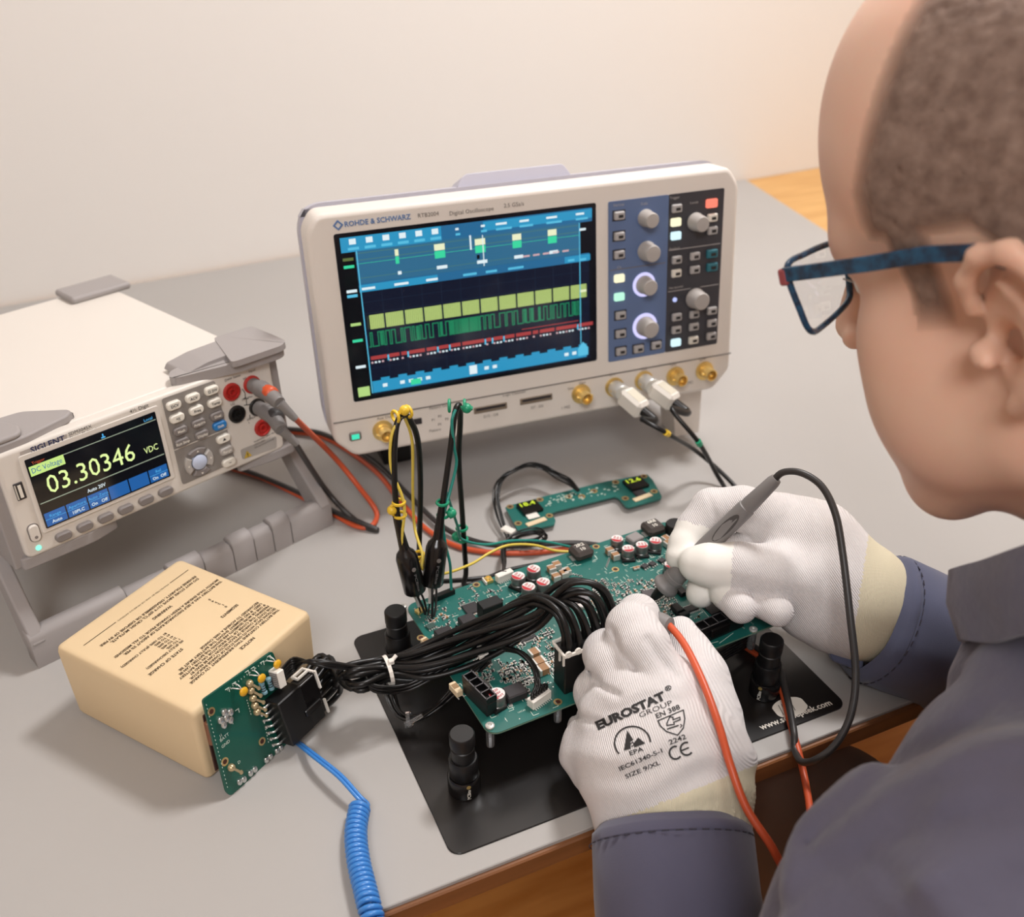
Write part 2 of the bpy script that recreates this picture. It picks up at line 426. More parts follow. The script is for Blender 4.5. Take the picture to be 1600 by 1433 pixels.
structure(slab('wall_right', [(2.5, -2.2), (2.6, -2.2), (2.6, 1.9), (2.5, 1.9)], -0.75, 1.9, wall_paint))
structure(slab('wall_front', [(-2.5, -2.3), (2.6, -2.3), (2.6, -2.2), (-2.5, -2.2)], -0.75, 1.9, wall_paint))
structure(slab('floor', [(-2.5, -2.3), (2.6, -2.3), (2.6, 1.9), (-2.5, 1.9)], -0.80, -0.75, floor_wood))
structure(slab('ceiling', [(-2.5, -2.3), (2.6, -2.3), (2.6, 1.9), (-2.5, 1.9)], 1.9, 1.95, ceil_paint))
def wally(x): return wA.y+(x-wA.x)*wd.y/wd.x
desk = thing('desk', 'wooden work desk against the wall under the grey bench mat', 'desk', Matrix.Translation((0.2, 0.9, -0.75)))
def dk(name, mb, m): o = mb.build(name, m, None); o.parent = desk; o.matrix_parent_inverse = Matrix.Translation((-0.2, -0.9, 0.75)); return o
o = dk('desktop', MB().prism([(-1.0, TY+0.004), (1.75, TY+0.004), (1.75, wally(1.75)-.002), (-1.0, wally(-1.0)-.002)], -0.018, -0.003), desk_wood)
o = dk('front_edge', MB().box((0.375, TY-0.001, -0.0105), (2.75, 0.010, 0.015), 0.001), edge_wood)
for x in (-0.95, 1.70):
    for y in (TY+0.06, 1.22): dk('leg', MB().box((x, y, -0.384), (0.06, 0.06, 0.732), 0.003), edge_wood)
mm = MB().prism([(-0.98, TY-0.003), (0.90, TY-0.003), (1.140, wally(1.14)-0.006), (-0.98, wally(-0.98)-0.006)], -0.003, 0.0, None, 0.0006)
tag(mm.build('bench_mat', mat_grey), 'large plain grey rubber bench mat covering the desk', 'bench mat')

# ------------------------------------------------------------------ oscilloscope
SF = frame((0.17867, 0.73056, 0.11945), -0.06934, -0.09736)       # origin: lower left corner of the screen, on the front face
OX = Matrix.Translation((0.17, 0, -0.1195))
scope = thing('oscilloscope', 'large white oscilloscope with lit blue screen and many knobs', 'oscilloscope', SF)
def sq(u, v, off=0.0): p = onframe(SF, u, v, off); return p.x, p.z
def z2(u, v): return 470+u*0.2791, 240+v*0.2791
def z3(u, v): return 800+u*0.321, 240+v*0.321
def z4(u, v): return 500+u*0.2791, 560+v*0.2791
face = [(-.0075, -.0545), (.346, -.0545), (.3635, -.036), (.3625, .140), (.352, .1555), (-.015, .1555), (-.0245, .142), (-.0245, -.037)]
def rnd(poly, r, n=4):
    out = []; P = [Vector((p[0], p[1])) for p in poly]; m = len(P)
    for i in range(m):
        a = (P[i-1]-P[i]).normalized(); b = (P[(i+1) % m]-P[i]).normalized()
        for k in range(n+1):
            t = k/n; out.append(P[i]+a*r*(1-t)**2+b*r*t**2)
    return [(p.x, p.y) for p in out]
fr = MB().prism(rnd(face, .006), -.034, 0, FY).build('front_bezel', scope_white, scope); soft(fr, .0045, 4)
ins = [(.172+(x-.172)*1.006, .05+(z-.05)*1.008+.0015) for x, z in face]
rgs = []
for y_, sx_, top_ in ((.034, 1.0, 0.0), (.060, .99, -.004), (.148, .90, -.052)):
    rgs.append([Vector((.172+(x-.172)*sx_, y_, z if z < .05 else z+top_*(z-.05)/.105)) for x, z in rnd(ins, .012, 5)])
rc = MB().rings(rgs).build('rear_case', scope_grey, scope, 40)
hb = MB().prism(rnd([(.098, 0), (.205, 0), (.198, .0115), (.108, .0115)], .004), 0, 0.034, Matrix.Translation((.012, .070, .1445)) @ Matrix.Rotation(-.35, 4, 'X') @ FY).build('carry_handle', scope_grey, scope); soft(hb, .003, 2)
FL_ = lambda y: (.1195-.0972*y)/.9953-.0541
for x, fy in ((.045, .075), (.338, .022)):
    f = MB().prism(rnd([(-.018, 0), (.018, 0), (.016, -FL_(fy)), (-.012, -FL_(fy))], .003), -.03, 0, Matrix.Translation((x, fy+.015, -.0535)) @ FY).build('foot', scope_white if x > .1 else black_plastic, scope); soft(f, .002, 2)
for x in (.03, .32):
    MB().box((x, .135, -.0535-FL_(.138)/2), (.03, .006, FL_(.138)), .002).build('foot', black_plastic, scope)
MB().box((.170, -.0003, -.0195), (.386, .001, .0009)).build('bezel_seam', ink_grey, scope)
glass = MB().prism(rrect(-.0035, -.0035, .2220, .1390, .002), -.0004, .0004, FY).build('screen', ME('screen_black', (8, 9, 14), 0.6), scope)
# the picture on the screen: flat lit shapes, screen units in mm
pal = {'bar': (46, 148, 192), 'bar2': (40, 104, 148), 'over': (50, 106, 140), 'navy': (16, 22, 40), 'blk': (8, 9, 13), 'yel': (178, 200, 118), 'yeld': (96, 112, 62), 'grn': (30, 128, 88), 'red': (166, 62, 62), 'wht': (225, 240, 245), 'pink': (206, 170, 175), 'cyan': (90, 190, 225), 'ylw': (236, 240, 200), 'mint': (60, 214, 160), 'pgrn': (178, 214, 130), 'line': (74, 120, 120), 'grid': (32, 46, 66), 'grey': (58, 58, 60)}
SG = {k: MB() for k in pal}
LV = [0.0006]
def sr(k, x0, z0, x1, z1, lv=0):
    y = -(0.0006+lv*0.00012); SG[k].quad(Vector((x0, y, z0))*.001 + Vector((0, y*.999, 0)), Vector((x1, y, z0))*.001+Vector((0, y*.999, 0)), Vector((x1, y, z1))*.001+Vector((0, y*.999, 0)), Vector((x0, y, z1))*.001+Vector((0, y*.999, 0)))
R_ = random.Random(3)
sr('blk', 0, 0, 218.5, 136); sr('navy', 13, 0, 215, 92, 1); sr('over', 12, 97, 207, 124, 1)
sr('bar', 1, 123.5, 84, 135.5, 1); sr('bar2', 84, 124, 218, 135.5, 1); sr('bar', 120, 127, 218, 134.5, 2)
for i in range(6):
    x = 8+i*13.6; sr('wht', x, 129.5, x+5.5, 134, 3); sr('cyan', x-1.5, 125, x+7.5, 127.2, 3)
for x, w in ((96, 4), (118, 5), (131, 14), (152, 12), (176, 14), (203, 11)):
    sr('wht', x, 130.5, x+w*.7, 132.3, 3); sr('cyan', x, 126.2, x+w, 128, 3)
sr('line', 12, 121.5, 207, 122.1, 2); sr('line', 12, 116, 207, 116.6, 2); sr('mint', 12, 113.2, 207, 113.5, 2); sr('line', 12, 101.3, 207, 101.8, 2)
for x, w in ((44, 3), (77, 9), (112, 9), (145, 8), (177, 8)):
    sr('ylw', x, 116, x+w, 121.2, 3); sr('mint', x, 109.5, x+w, 115.5, 3); sr('wht', x+1, 100.4, x+w+1, 103.2, 3)
sr('wht', 107.5, 113, 109, 125, 4); sr('wht', 118.5, 98, 119.3, 124, 4); sr('blk', 113, 104.5, 115.5, 108, 4)
for x in (154, 163, 172, 181, 190): sr('pink', x, 100.6, x+6, 102.2, 3)
sr('bar2', 12, 90, 215, 97, 2); sr('bar', 12, 90, 78, 96, 3); sr('bar', 192, 90.5, 216, 96, 3)
for x, w in ((14, 11), (41, 12), (68, 10), (100, 12), (120, 10), (140, 14), (195, 6)): sr('wht' if x < 90 else 'cyan', x, 91.6, x+w, 93.6, 4)
# dim reflection of the room, a lens shaped grey smudge, is left to the glass; graticule:
for i in range(1, 12): sr('grid', 13+i*16.8, 14, 13.3+i*16.8, 90, 2)
for i in range(1, 8): sr('grid', 13, 14+i*9.6, 215, 14.25+i*9.6, 2)
for i in range(12):
    x = 14.5+i*16.6; sr('yel', x+(0 if i else 3), 58, x+15, 70, 3)
    for k in range(9): sr('yeld', x+1.2+k*1.6, 58.4, x+1.45+k*1.6, 69.6, 4)
x = 15.0; hi = False; z = (43, 55)
while x < 206:
    w = R_.choice((1.6, 1.6, 3.2, 3.2, 5)) if not 82 < x < 112 else R_.choice((1.1, 1.3)); zz = z[1] if hi else z[0]
    sr('grn', x, zz-.5, x+w, zz+.5, 3); sr('grn', x+w-.45, z[0]-.5, x+w+.45, z[1]+.5, 3)
    if R_.random() < (.12 if not 82 < x < 112 else .6): sr('grn', x+w*.3, z[0], x+w*.85, z[1], 2)
    x += w; hi = not hi
x = 15
while x < 204:
    w = R_.choice((5, 9, 14, 20)); sr('red', x, 31.4, x+w, 34.6, 3)
    if R_.random() < .45: sr('cyan', x+w+.2, 29, x+w+1.6, 34, 3)
    for k in range(int(w/3)): sr('wht' if k % 3 else 'pink', x+k*3, 28.2, x+k*3+1.8, 29.8, 3)
    x += w+1.6
sr('red', 150, 37, 204, 37.7, 3)
for i in range(26):
    x = 14+i*7.6; sr('bar', x, 2, x+7.6, 12.5+(i % 2)*2.2, 3)
    if R_.random() < .5: sr('wht', x+1, 6, x+5, 9, 4)
sr('wht', 100, 4, 107, 12, 5); sr('mint', 47, 3.5, 56, 8.5, 5); sr('pgrn', 1, .5, 11, 9, 5); sr('cyan', 12.6, 2, 13.5, 124, 5); sr('cyan', 205.6, 15, 206.4, 124, 5)
for zz, c in ((27, 'wht'), (92, 'wht'), (88, 'cyan'), (64, 'pgrn'), (50, 'mint'), (112, 'mint'), (118, 'yeld')): sr(c, 1.5, zz-1.2, 10, zz+1.2, 3)
for zz, c in ((64, 'ylw'), (118, 'wht'), (92, 'cyan')): sr(c, 206, zz-1, 212, zz+1, 5)
SG['cyan'].add([Vector((p[0]*.001, -.0013, p[1]*.001)) for p in ((203, 4), (213, 4), (213, 11), (208, 17), (203, 11))], [(0, 1, 2, 3, 4)])
allm = MB(); ml = []
for i, k in enumerate(pal):
    allm.mi = i; ml.append(ME('lit_'+k, pal[k], 0.85)); allm.add(SG[k].v, SG[k].f)
so = allm.build('screen_picture', ml, glass, stuff=True)
# control panels
def pan(name, x0, z0, x1, z1, m): return MB().prism(rrect(x0, z0, x1, z1, .0015), 0, .0007, FY).build(name, m, scope)
pan('channel_panel', .2335, -.0072, .2915, .1383, panel_blue); pan('trigger_panel', .2915, -.0072, .3468, .1383, panel_dark)
MB().box((.262, -.0008, .0785), (.055, .0004, .0006)).build('panel_line', ink_grey, scope)
for zz in (.089, .051): MB().box((.319, -.0008, zz), (.052, .0004, .0006)).build('panel_line', button_grey, scope)
lit = {'y': ME('button_lit_yellow', (255, 246, 206), 0.95), 'g': ME('button_lit_green', (190, 250, 222), 0.9), 'w': ME('button_lit_white', (214, 246, 255), 0.95), 'r': ME('button_lit_red', (255, 132, 110), 0.95), 'b': ME('dot_lit_blue', (190, 200, 255), 0.9)}
ringlit = ME('ring_lit_violet', (212, 208, 255), 0.95)
B = [(518, 300, 0), (518, 400, 0), (518, 490, 0), (518, 605, 'y'), (518, 695, 'g'), (525, 785, 0), (525, 875, 0), (527, 960, 0), (612, 948, 0), (698, 930, 0),
     (797, 265, 0), (793, 332, 'y'), (793, 398, 'w'), (797, 515, 0), (795, 580, 1), (797, 793, 0), (795, 855, 0), (793, 917, 'w'), (885, 497, 0), (885, 563, 0), (882, 780, 0), (880, 840, 0), (878, 905, 1),
     (967, 240, 'r'), (970, 310, 1), (970, 372, 0), (968, 485, 't'), (968, 550, 't'), (968, 762, 0), (968, 822, 0), (965, 885, 0)]
for u, v, c in B:
    x, zc = sq(*z3(u, v)); w, h = (.0098, .0072) if c not in ('r', 't') else (.0112, .0078)
    m = lit[c] if c in lit else button_teal if c == 't' else key_white if c == 1 else button_grey
    bt = MB().box((x, -.0018, zc), (w, .0036, h), .0009).build('button', m, scope)
    if c in (0, 1, 't'): MB().box((x+.0008, -.0037, zc-.0004), (w*.45, .0003, h*.36)).build('button_legend', ink, bt)
    if c == 0: MB().box((x, -.0009, zc), (w+.0024, .0004, h+.002)).build('button_shade', panel_dark, bt)
for u, v, r, rl in ((648, 312, .0072, 0), (652, 472, .0082, 0), (640, 636, .0078, 1), (644, 838, .0086, 1), (890, 330, .0076, 0), (888, 702, .0088, 0)):
    x, zc = sq(*z3(u, v))
    kb = MB().lathe([(r*1.08, 0), (r*1.08, .0016), (r, .0025), (r*.94, .0125), (r*.82, .014), (r*.3, .0142)], (x, -.0006, zc), (0, -1, 0), 24).build('knob', knob_grey, scope, 40)
    if rl: MB().lathe([(r*1.42, 0), (r*1.42, .0009), (r*1.1, .0010)], (x, -.0006, zc), (0, -1, 0), 24).build('light_ring', ringlit, kb)
    else: MB().lathe([(r*1.25, 0), (r*1.25, .0005), (r*1.0, .0006)], (x, -.0006, zc), (0, -1, 0), 24).build('knob_skirt', panel_dark if rl == 0 and u > 800 else panel_blue, kb)
x, zc = sq(*z3(790, 710)); MB().lathe([(.0022, 0), (.0022, .0008)], (x, -.0006, zc), (0, -1, 0), 12).build('indicator', lit['b'], scope)
# connectors along the lower edge
def bnc(u, v, zf=z3, cen=True):
    x, zc = sq(*zf(u, v)); g = MB().lathe([(.0094, 0), (.0094, .0012), (.0066, .0018), (.0066, .006), (.0058, .0062), (.0058, .0145), (.0046, .015), (.0046, .009), (.0016, .009), (.0012, .012)], (x, -.0002, zc), (0, -1, 0), 20).build('bnc_socket', gold, scope, 40)
    MB().cyl((x-.0078, -.009, zc), (x+.0078, -.009, zc), .0013, n=8).build('bayonet_lug', gold, g)
    return Vector((x, -.015, zc))
for p in ((335, 1168), (793, 1082), (935, 1056)): bnc(*p)
b1 = bnc(497, 1135); b2 = bnc(640, 1103); bnc(352, 402, z4)
for (u, v), w in (((954, 278), .0315), ((1210, 228), .0315)):
    x, zc = sq(*z4(u, v)); sl = MB().box((x, -.0004, zc), (w, .0012, .0062), .0005).build('probe_slot', M('slot_brown', (130, 116, 100), .6), scope)
    MB().box((x, -.0012, zc+.0009), (w*.88, .0004, .0022)).build('slot_pins', dark_chip, sl)
x, zc = sq(*z4(545, 352)); MB().box((x, -.0004, zc), (.008, .0014, .0055), .0004).build('usb_port', dark_chip, scope)
x, zc = sq(*z4(196, 433)); pb = MB().box((x, -.001, zc), (.0105, .003, .0078), .0012).build('power_button', ink_grey, scope)
MB().box((x, -.0027, zc), (.0066, .0006, .0046), .0002).build('power_light', ME('power_green', (70, 222, 182), .95), pb)
tx = MB(); txb = MB(); txw = MB()
def st(mb, s, u, v, zf, h, al='l', bold=False): x, zc = sq(*zf(u, v)); put_text(mb, s, Matrix.Translation((x, -.0003, zc)) @ FY, h, None, bold, al)
st(txb, 'ROHDE & SCHWARZ', 245, 408, z2, .0041, bold=True)
for k in range(4):
    x, zc = sq(*z2(207, 400)); a = PI/2*k
    txb.add([(x+.0042*math.cos(a), -.0004, zc+.0042*math.sin(a)), (x+.0042*math.cos(a+PI/2), -.0004, zc+.0042*math.sin(a+PI/2)), (x+.0024*math.cos(a+PI/2), -.0004, zc+.0024*math.sin(a+PI/2)), (x+.0024*math.cos(a), -.0004, zc+.0024*math.sin(a))], [(0, 1, 2, 3)])
st(tx, 'RTB2004', 655, 358, z2, .0034); st(tx, 'Digital Oscilloscope', 832, 345, z2, .0034); st(tx, '2.5 GSa/s', 1135, 302, z2, .0034)
st(tx, 'Aux Out', 318, 343, z4, .0026); st(tx, 'Pattern Out', 612, 285, z4, .0026); st(tx, 'Pattern', 612, 412, z4, .0026); st(tx, 'Logic Channels', 1022, 212, z4, .0026)
st(tx, 'D15 - D8', 915, 332, z4, .0026); st(tx, 'D7 - D0', 1180, 282, z4, .0026); st(tx, 'Gen', 1385, 175, z4, .0026)
for u, v, s in ((625, 350, 'P1'), (660, 330, 'P0'), (660, 375, 'P3'), (700, 345, 'P2')): st(tx, s, u, v, z4, .0024)
for u, v, s in ((485, 1080, 'Ch1'), (640, 1052, 'Ch2'), (782, 1030, 'Ch3'), (925, 1005, 'Ch4'), (340, 1120, 'Gen'), (260, 1240, '1 MΩ'), (860, 1120, '1 MΩ')): st(tx, s, u, v, z3, .0028, 'c')
for u, v, s in ((490, 258, 'Vertical'), (510, 560, 'Ch'), (625, 250, 'Scale')): st(txw, s, u, v, z3, .0024, 'l')
for u, v, s in ((765, 222, 'Trigger'), (762, 470, 'Analysis'), (762, 660, 'Horizontal'), (865, 245, 'Levels')): st(txw, s, u, v, z3, .0024, 'l')
for mb in (tx, txb, txw): mb.v = [(a, b-.0006, c) for a, b, c in mb.v]
tx.build('lettering', ink_grey, scope); txb.build('maker_lettering', ink_blue, scope); txw.build('panel_lettering', button_grey, scope)

# ------------------------------------------------------------------ bench multimeter
DF = frame((-0.07196, 0.65849, 0.10613), 0.37693, -0.045)
dmm = thing('multimeter', 'white bench multimeter reading 03.30346 on a dark screen', 'multimeter', DF)
def dq(u, v, off=0.0): p = onframe(DF, u, v, off); return p.x, p.z
def q1(u, v): return u*.35, 420+v*.35
def q4(u, v): return u*.20935, 600+v*.20935
def q5(u, v): return 240+u*.1875, 540+v*.1875
DL, DR, DB, DT = -.0185, .1985, -.0195, .0640
cs = MB().prism(rrect(DL+.001, DB+.001, DR-.001, DT-.0005, .004), -.285, -.012, FY).build('case', white_plastic, dmm); soft(cs, .0025, 3)
fp = MB().prism(rrect(DL, DB, DR, DT, .005), -.012, 0, FY).build('front_panel', white_plastic, dmm); soft(fp, .003, 4)
bez = MB().prism(rrect(-.004, -.004, .0995, .0585, .002), 0, .0012, FY).build('screen_bezel', white_plastic, dmm); soft(bez, .0009, 2)
scr = MB().prism(rrect(-.0008, -.0008, .0959, .0547, .0008), .0008, .0016, FY).build('screen', ME('meter_black', (10, 12, 18), .6), dmm)
DM = [ME('lit_number', (222, 240, 160), .95), ME('lit_tag', (196, 226, 132), .9), ME('lit_menu', (34, 92, 158), .9), ME('lit_menu_text', (80, 170, 226), .9), ME('lit_white', (210, 222, 226), .9), ME('lit_rule', (150, 160, 140), .8), ME('lit_orange', (190, 84, 52), .9)]
sp = MB()
def dr(mi, x0, z0, x1, z1, lv=1): sp.mi = mi; y = -.0016-.00012*lv; sp.quad((x0*.001, y, z0*.001), (x1*.001, y, z0*.001), (x1*.001, y, z1*.001), (x0*.001, y, z1*.001))
def dt(mi, s, x, z, h=None, al='l', w=None, bold=False, lv=3): sp.mi = mi; put_text(sp, s, Matrix.Translation((x*.001, -.0016-.00012*lv, z*.001)) @ FY, h*.001 if h else None, w*.001 if w else None, bold, al)
dr(1, .3, 41.5, 24.5, 49, 2); dt(2, 'DC Voltage', 1.6, 43.6, 4.0, w=21)
dt(6, 'Trigger', 3, 50, 2.2); dr(5, 24.5, 48.2, 95, 48.9); dr(5, .3, 18.9, 95, 19.7)
dt(0, '03.30346', 8.2, 24.2, 14.5, w=65); dt(0, 'VDC', 80.5, 25.2, 5.2, w=11)
dt(4, 'Auto 20V', 33, 13.4, 2.8, w=14, bold=True)
for i, (a, b) in enumerate((('Range', 'Auto'), ('Aperture', '10PLC'), ('Auto Zero', 'On   Off'), ('', ''), ('', ''), ('Rel', 'On  Off'))):
    x0 = .3+i*15.9; dr(2, x0, .3, x0+14.9, 11.0)
    if a: dr(3, x0, 5.5, x0+14.9, 5.8, 2)
    dt(3, a, x0+7.4, 6.9, 2.5, 'c'); dt(4, b, x0+7.4, 1.9, 2.5, 'c', bold=True)
dt(3, 'Local', 86, 50, 2.4); dr(3, 53, 49.6, 56, 50.6, 2); dr(3, 54, 50.6, 55, 53, 2)
sp.build('screen_picture', DM, scr, stuff=True)
# keypad
kp = []
for u, v in ((65, 445), (505, 290), (680, 968), (240, 1158)): kp.append(dq(*q5(u, v)))
kpo = MB().prism(rnd(kp, .002), 0, .0006, FY).build('keypad_panel', panel_grey, dmm)
a = Vector(dq(*q5(165, 860))); b = Vector(dq(*q5(610, 702))); c = (a+b)/2
MB().box((c.x, -.0008, c.y), ((b-a).length, .0004, .0006)).build('keypad_rule', white_plastic, dmm)
K = [(157, 492, 'w', 'DCV'), (315, 430, 'w', 'ACV'), (472, 367, 'w', 'Ω 2W'), (185, 598, 'w', '+|('), (345, 532, 'w', 'Freq'), (498, 470, 'w', 'Temp'), (515, 578, 'g', 'Dual'), (362, 640, 'g', 'Acquire'), (540, 660, 'b', 'Shift'), (212, 702, 'g', 'Math'), (390, 735, 'g', 'Display'), (225, 798, 'g', 'Run Stop'), (570, 770, 'w', '▲'), (595, 868, 'g2', 'Range'), (618, 965, 'w', '▼')]
for u, v, cc, s in K:
    x, z = dq(*q5(u, v)); m = {'w': key_white, 'g': key_grey, 'b': key_blue, 'g2': M('key_mid', (176, 170, 164), .5)}[cc]
    k = MB().prism(rrect(x-.0058, z-.0034, x+.0058, z+.0034, .0028, 5), 0, .0036, FY, .0009).build('key', m, dmm, 40)
    tb = MB()
    if s == '▲': tb.add([(x-.0015, -.0038, z-.001), (x+.0015, -.0038, z-.001), (x, -.0038, z+.0014)], [(0, 1, 2)])
    elif s == '▼': tb.add([(x-.0012, -.0038, z), (x+.0012, -.0038, z), (x+.0012, -.0038, z+.0004), (x-.0012, -.0038, z+.0004)], [(0, 1, 2, 3)])
    else: put_text(tb, s, Matrix.Translation((x, -.0037, z-.0010)) @ FY, .0022, None, True, 'c')
    tb.build('key_legend', ink if cc == 'w' else key_white, k)
cx, cz = dq(*q5(370, 962))
def arc(cx, cz, r0, r1, a0, a1, n=8): return [(cx+r1*math.cos(math.radians(a0+(a1-a0)*i/n)), cz+r1*math.sin(math.radians(a0+(a1-a0)*i/n))) for i in range(n+1)]+[(cx+r0*math.cos(math.radians(a1+(a0-a1)*i/n)), cz+r0*math.sin(math.radians(a1+(a0-a1)*i/n))) for i in range(n+1)]
for i, a in enumerate((90, 180, 270, 0)):
    k = MB().prism(arc(cx, cz, .0070, .0122, a-38, a+38), 0, .0032, FY, .0008).build('arrow_key', MATS['key_mid'] if a % 180 == 0 else key_grey, dmm, 40)
    x = cx+.0097*math.cos(math.radians(a)); z = cz+.0097*math.sin(math.radians(a)); d = Vector((math.cos(math.radians(a)), math.sin(math.radians(a)))); e = Vector((-d.y, d.x))
    MB().add([(x+d.x*.001, -.0034, z+d.y*.001), (x-d.x*.0007+e.x*.0011, -.0034, z-d.y*.0007+e.y*.0011), (x-d.x*.0007-e.x*.0011, -.0034, z-d.y*.0007-e.y*.0011)], [(0, 1, 2)]).build('key_legend', key_white, k)
MB().lathe([(.0062, 0), (.0062, .003), (.0052, .0038)], (cx, 0, cz), (0, -1, 0), 20).build('enter_key', M('enter_key_blue', (196, 206, 228), .4), dmm, 40)
for u, v in ((280, 1190), (375, 1148), (468, 1108), (557, 1070), (648, 1030), (735, 992)):
    x, z = dq(*q1(u, v)); MB().prism(rrect(x-.0058, z-.0032, x+.0058, z+.0032, .0028, 5), 0, .0036, FY, .0009).build('soft_key', key_grey, dmm, 40)
x, z = dq(*q1(152, 1178)); pk = MB().prism(rrect(x-.0034, z-.0066, x+.0034, z+.0066, .0030, 5), 0, .0022, FY, .0008).build('power_button', white_plastic, dmm, 40)
MB().prism(rrect(x-.0041, z-.0073, x+.0041, z+.0073, .0036, 5), 0, .0004, FY).build('button_groove', key_grey, pk)
MB().lathe([(.0012, .0021), (.0012, .0024), (.0008, .0024)], (x, 0, z-.003), (0, -1, 0), 10).build('power_symbol', key_grey, pk)
x, z = dq(*q1(172, 1245)); MB().lathe([(.0021, 0), (.0021, .0006)], (x, 0, z), (0, -1, 0), 12).build('power_light', ME('led_mint', (150, 255, 224), 1.0), dmm)
x, z = dq(*q1(88, 993)); us = MB().box((x, -.0002, z), (.0062, .0012, .0132), .0004).build('usb_port', dark_chip, dmm)
MB().box((x+.0003, -.0009, z), (.0022, .0006, .0098)).build('usb_tongue', key_white, us); MB().box((x-.0024, -.0009, z), (.0009, .0005, .0112)).build('usb_shell', tin, us)
def jack(u, v, m):
    x, z = dq(*q5(u, v)); j = MB().lathe([(.0074, 0), (.0074, .0014), (.0064, .0022), (.0056, .0022), (.0050, .0010), (.0034, .0008), (.0032, .0022), (.0021, .0022), (.0019, .0004)], (x, 0, z), (0, -1, 0), 24).build('banana_jack', m, dmm, 40)
    return Vector((x, 0, z))
blk_jack = M('black_jack', (20, 19, 19), .35)
jack(648, 385, red_jack); jr = jack(815, 322, red_jack); jack(692, 570, blk_jack); jb = jack(862, 512, blk_jack); jack(905, 682, red_jack)
tb = MB()
def dtx(s, u, v, zf, h, al='l', bold=False, w=None): x, z = dq(*zf(u, v)); put_text(tb, s, Matrix.Translation((x, -.0007, z)) @ FY, h, w, bold, al)
dtx('SDM3045X', 305, 745, q1, .0026); dtx('Digital Multimeter', 312, 760, q1, .0022); dtx('4½ Digit', 578, 645, q1, .0030)
dtx('Ω4W Sense', 590, 300, q5, .0021); dtx('Input', 790, 225, q5, .0022); dtx('HI', 745, 285, q5, .0021); dtx('LO', 640, 500, q5, .0021); dtx('200V Max', 730, 460, q5, .0018); dtx('500Vpk', 775, 625, q5, .0018); dtx('I', 790, 650, q5, .002)
for (u0, v0, u1, v1) in ((735, 360, 760, 395), (760, 395, 762, 440), (745, 440, 790, 440), (770, 440, 772, 495), (750, 497, 800, 490), (800, 575, 800, 610)):
    a = Vector(dq(*q5(u0, v0))); b = Vector(dq(*q5(u1, v1))); d = (b-a).normalized()*.0003; e = Vector((-d.y, d.x))
    tb.add([(p.x, -.0005, p.y) for p in (a+e, b+e, b-e, a-e)], [(0, 1, 2, 3)])
tb.build('lettering', ink, dmm)
lb = []
for u, v in ((88, 818), (296, 738), (300, 762), (92, 842)): lb.append(dq(*q1(u, v)))
lg = MB().prism(lb, 0, .0003, FY).build('name_plate', M('plate_silver', (176, 168, 162), .5), dmm)
t2 = MB(); A = Vector(dq(*q1(138, 822))); Bv = Vector(dq(*q1(290, 765))); dd = (Bv-A); an = math.atan2(dd.y, dd.x)
put_text(t2, 'SIGLENT', Matrix.Translation((A.x, -.0008, A.y)) @ Matrix.Rotation(-an, 4, 'Y') @ FY, None, dd.length, True); t2.build('maker_lettering', ink_navy, dmm)
wl = [dq(*q5(u, v)) for u, v in ((722, 868), (1020, 752), (1025, 850), (740, 950))]
wp = MB().prism(rnd(wl, .002), 0, .0004, FY).build('warning_label', M('label_silver', (170, 164, 158), .55), dmm)
x, z = dq(*q5(780, 905)); wt = MB().add([(x-.0036, -.0006, z-.0026), (x+.0036, -.0006, z-.0026), (x, -.0006, z+.0034)], [(0, 1, 2)]); wt.build('warning_triangle', M('warning_yellow', (206, 172, 60), .5), wp)
tl = MB(); put_text(tl, '!', Matrix.Translation((x, -.0008, z-.0018)) @ FY, .0034, None, True, 'c')
for k, s in enumerate(('WARNING: 1000V Max', 'CAT II 300V  CAT I', 'Do not exceed ratings')):
    put_text(tl, s, Matrix.Translation((x+.0075, -.0006, z+.0075-k*.0026)) @ Matrix.Rotation(-.05, 4, 'Y') @ FY, .0015)
tl.build('label_lettering', ink, wp)
# grey rubber bumpers on the corners and the tilting handle under the front
bt = MB().prism(rnd([(.135, .0635), (.128, .066), (.1315, .0705), (.150, .0735), (.205, .0745), (.2085, .070), (.2085, -.022), (.205, -.0255), (.165, -.024), (.166, -.0192), (.1992, -.0192), (.1992, .0635)], .0014), -.040, -.008, FY)
bpr = bt.build('corner_bumper', bumper_grey, dmm); soft(bpr, .002, 2)
top = [(.128, -.010), (.140, -.016), (.198, -.0125), (.2085, -.006), (.212, .03), (.150, .045), (.133, .03)]
def plate(pts, z0, z1, nm='corner_bumper'):
    o = MB().prism(rnd([(x, y) for x, y in pts], .005), z0, z1).build(nm, bumper_grey, dmm); return soft(o, .0022, 3)
plate([(.118, .012), (.122, .006), (.170, -.006), (.203, -.009), (.2115, -.004), (.2125, .045), (.175, .047), (.165, .030), (.124, .022)], .0625, .0705)
plate([(.160, -.010), (.205, -.012), (.2125, -.006), (.2125, .045), (.178, .047)], .0695, .0745, 'bumper_pad')
plate([(-.0225, .002), (.006, .003), (.040, .012), (.046, .020), (.020, .046), (-.0225, .050)], .0625, .0695)
plate([(-.0225, .002), (.004, .003), (.008, .016), (-.005, .050), (-.0225, .050)], .0690, .0735, 'bumper_pad')
plate([(-.0225, .002), (.030, .000), (.052, .006), (.045, .020), (-.0225, .035)], -.0285, -.0185)
plate([(.155, .006), (.185, .000), (.2085, .000), (.2085, .035), (.165, .030)], -.0275, -.0185)
for x in (-.0215,): soft(MB().prism(rnd([(-.0055, -.0265), (.0065, -.0265), (.0065, .068), (-.0055, .068)], .002), -.045, -.005, Matrix.Translation((x, 0, 0)) @ FY).build('corner_bumper', bumper_grey, dmm), .002, 2)
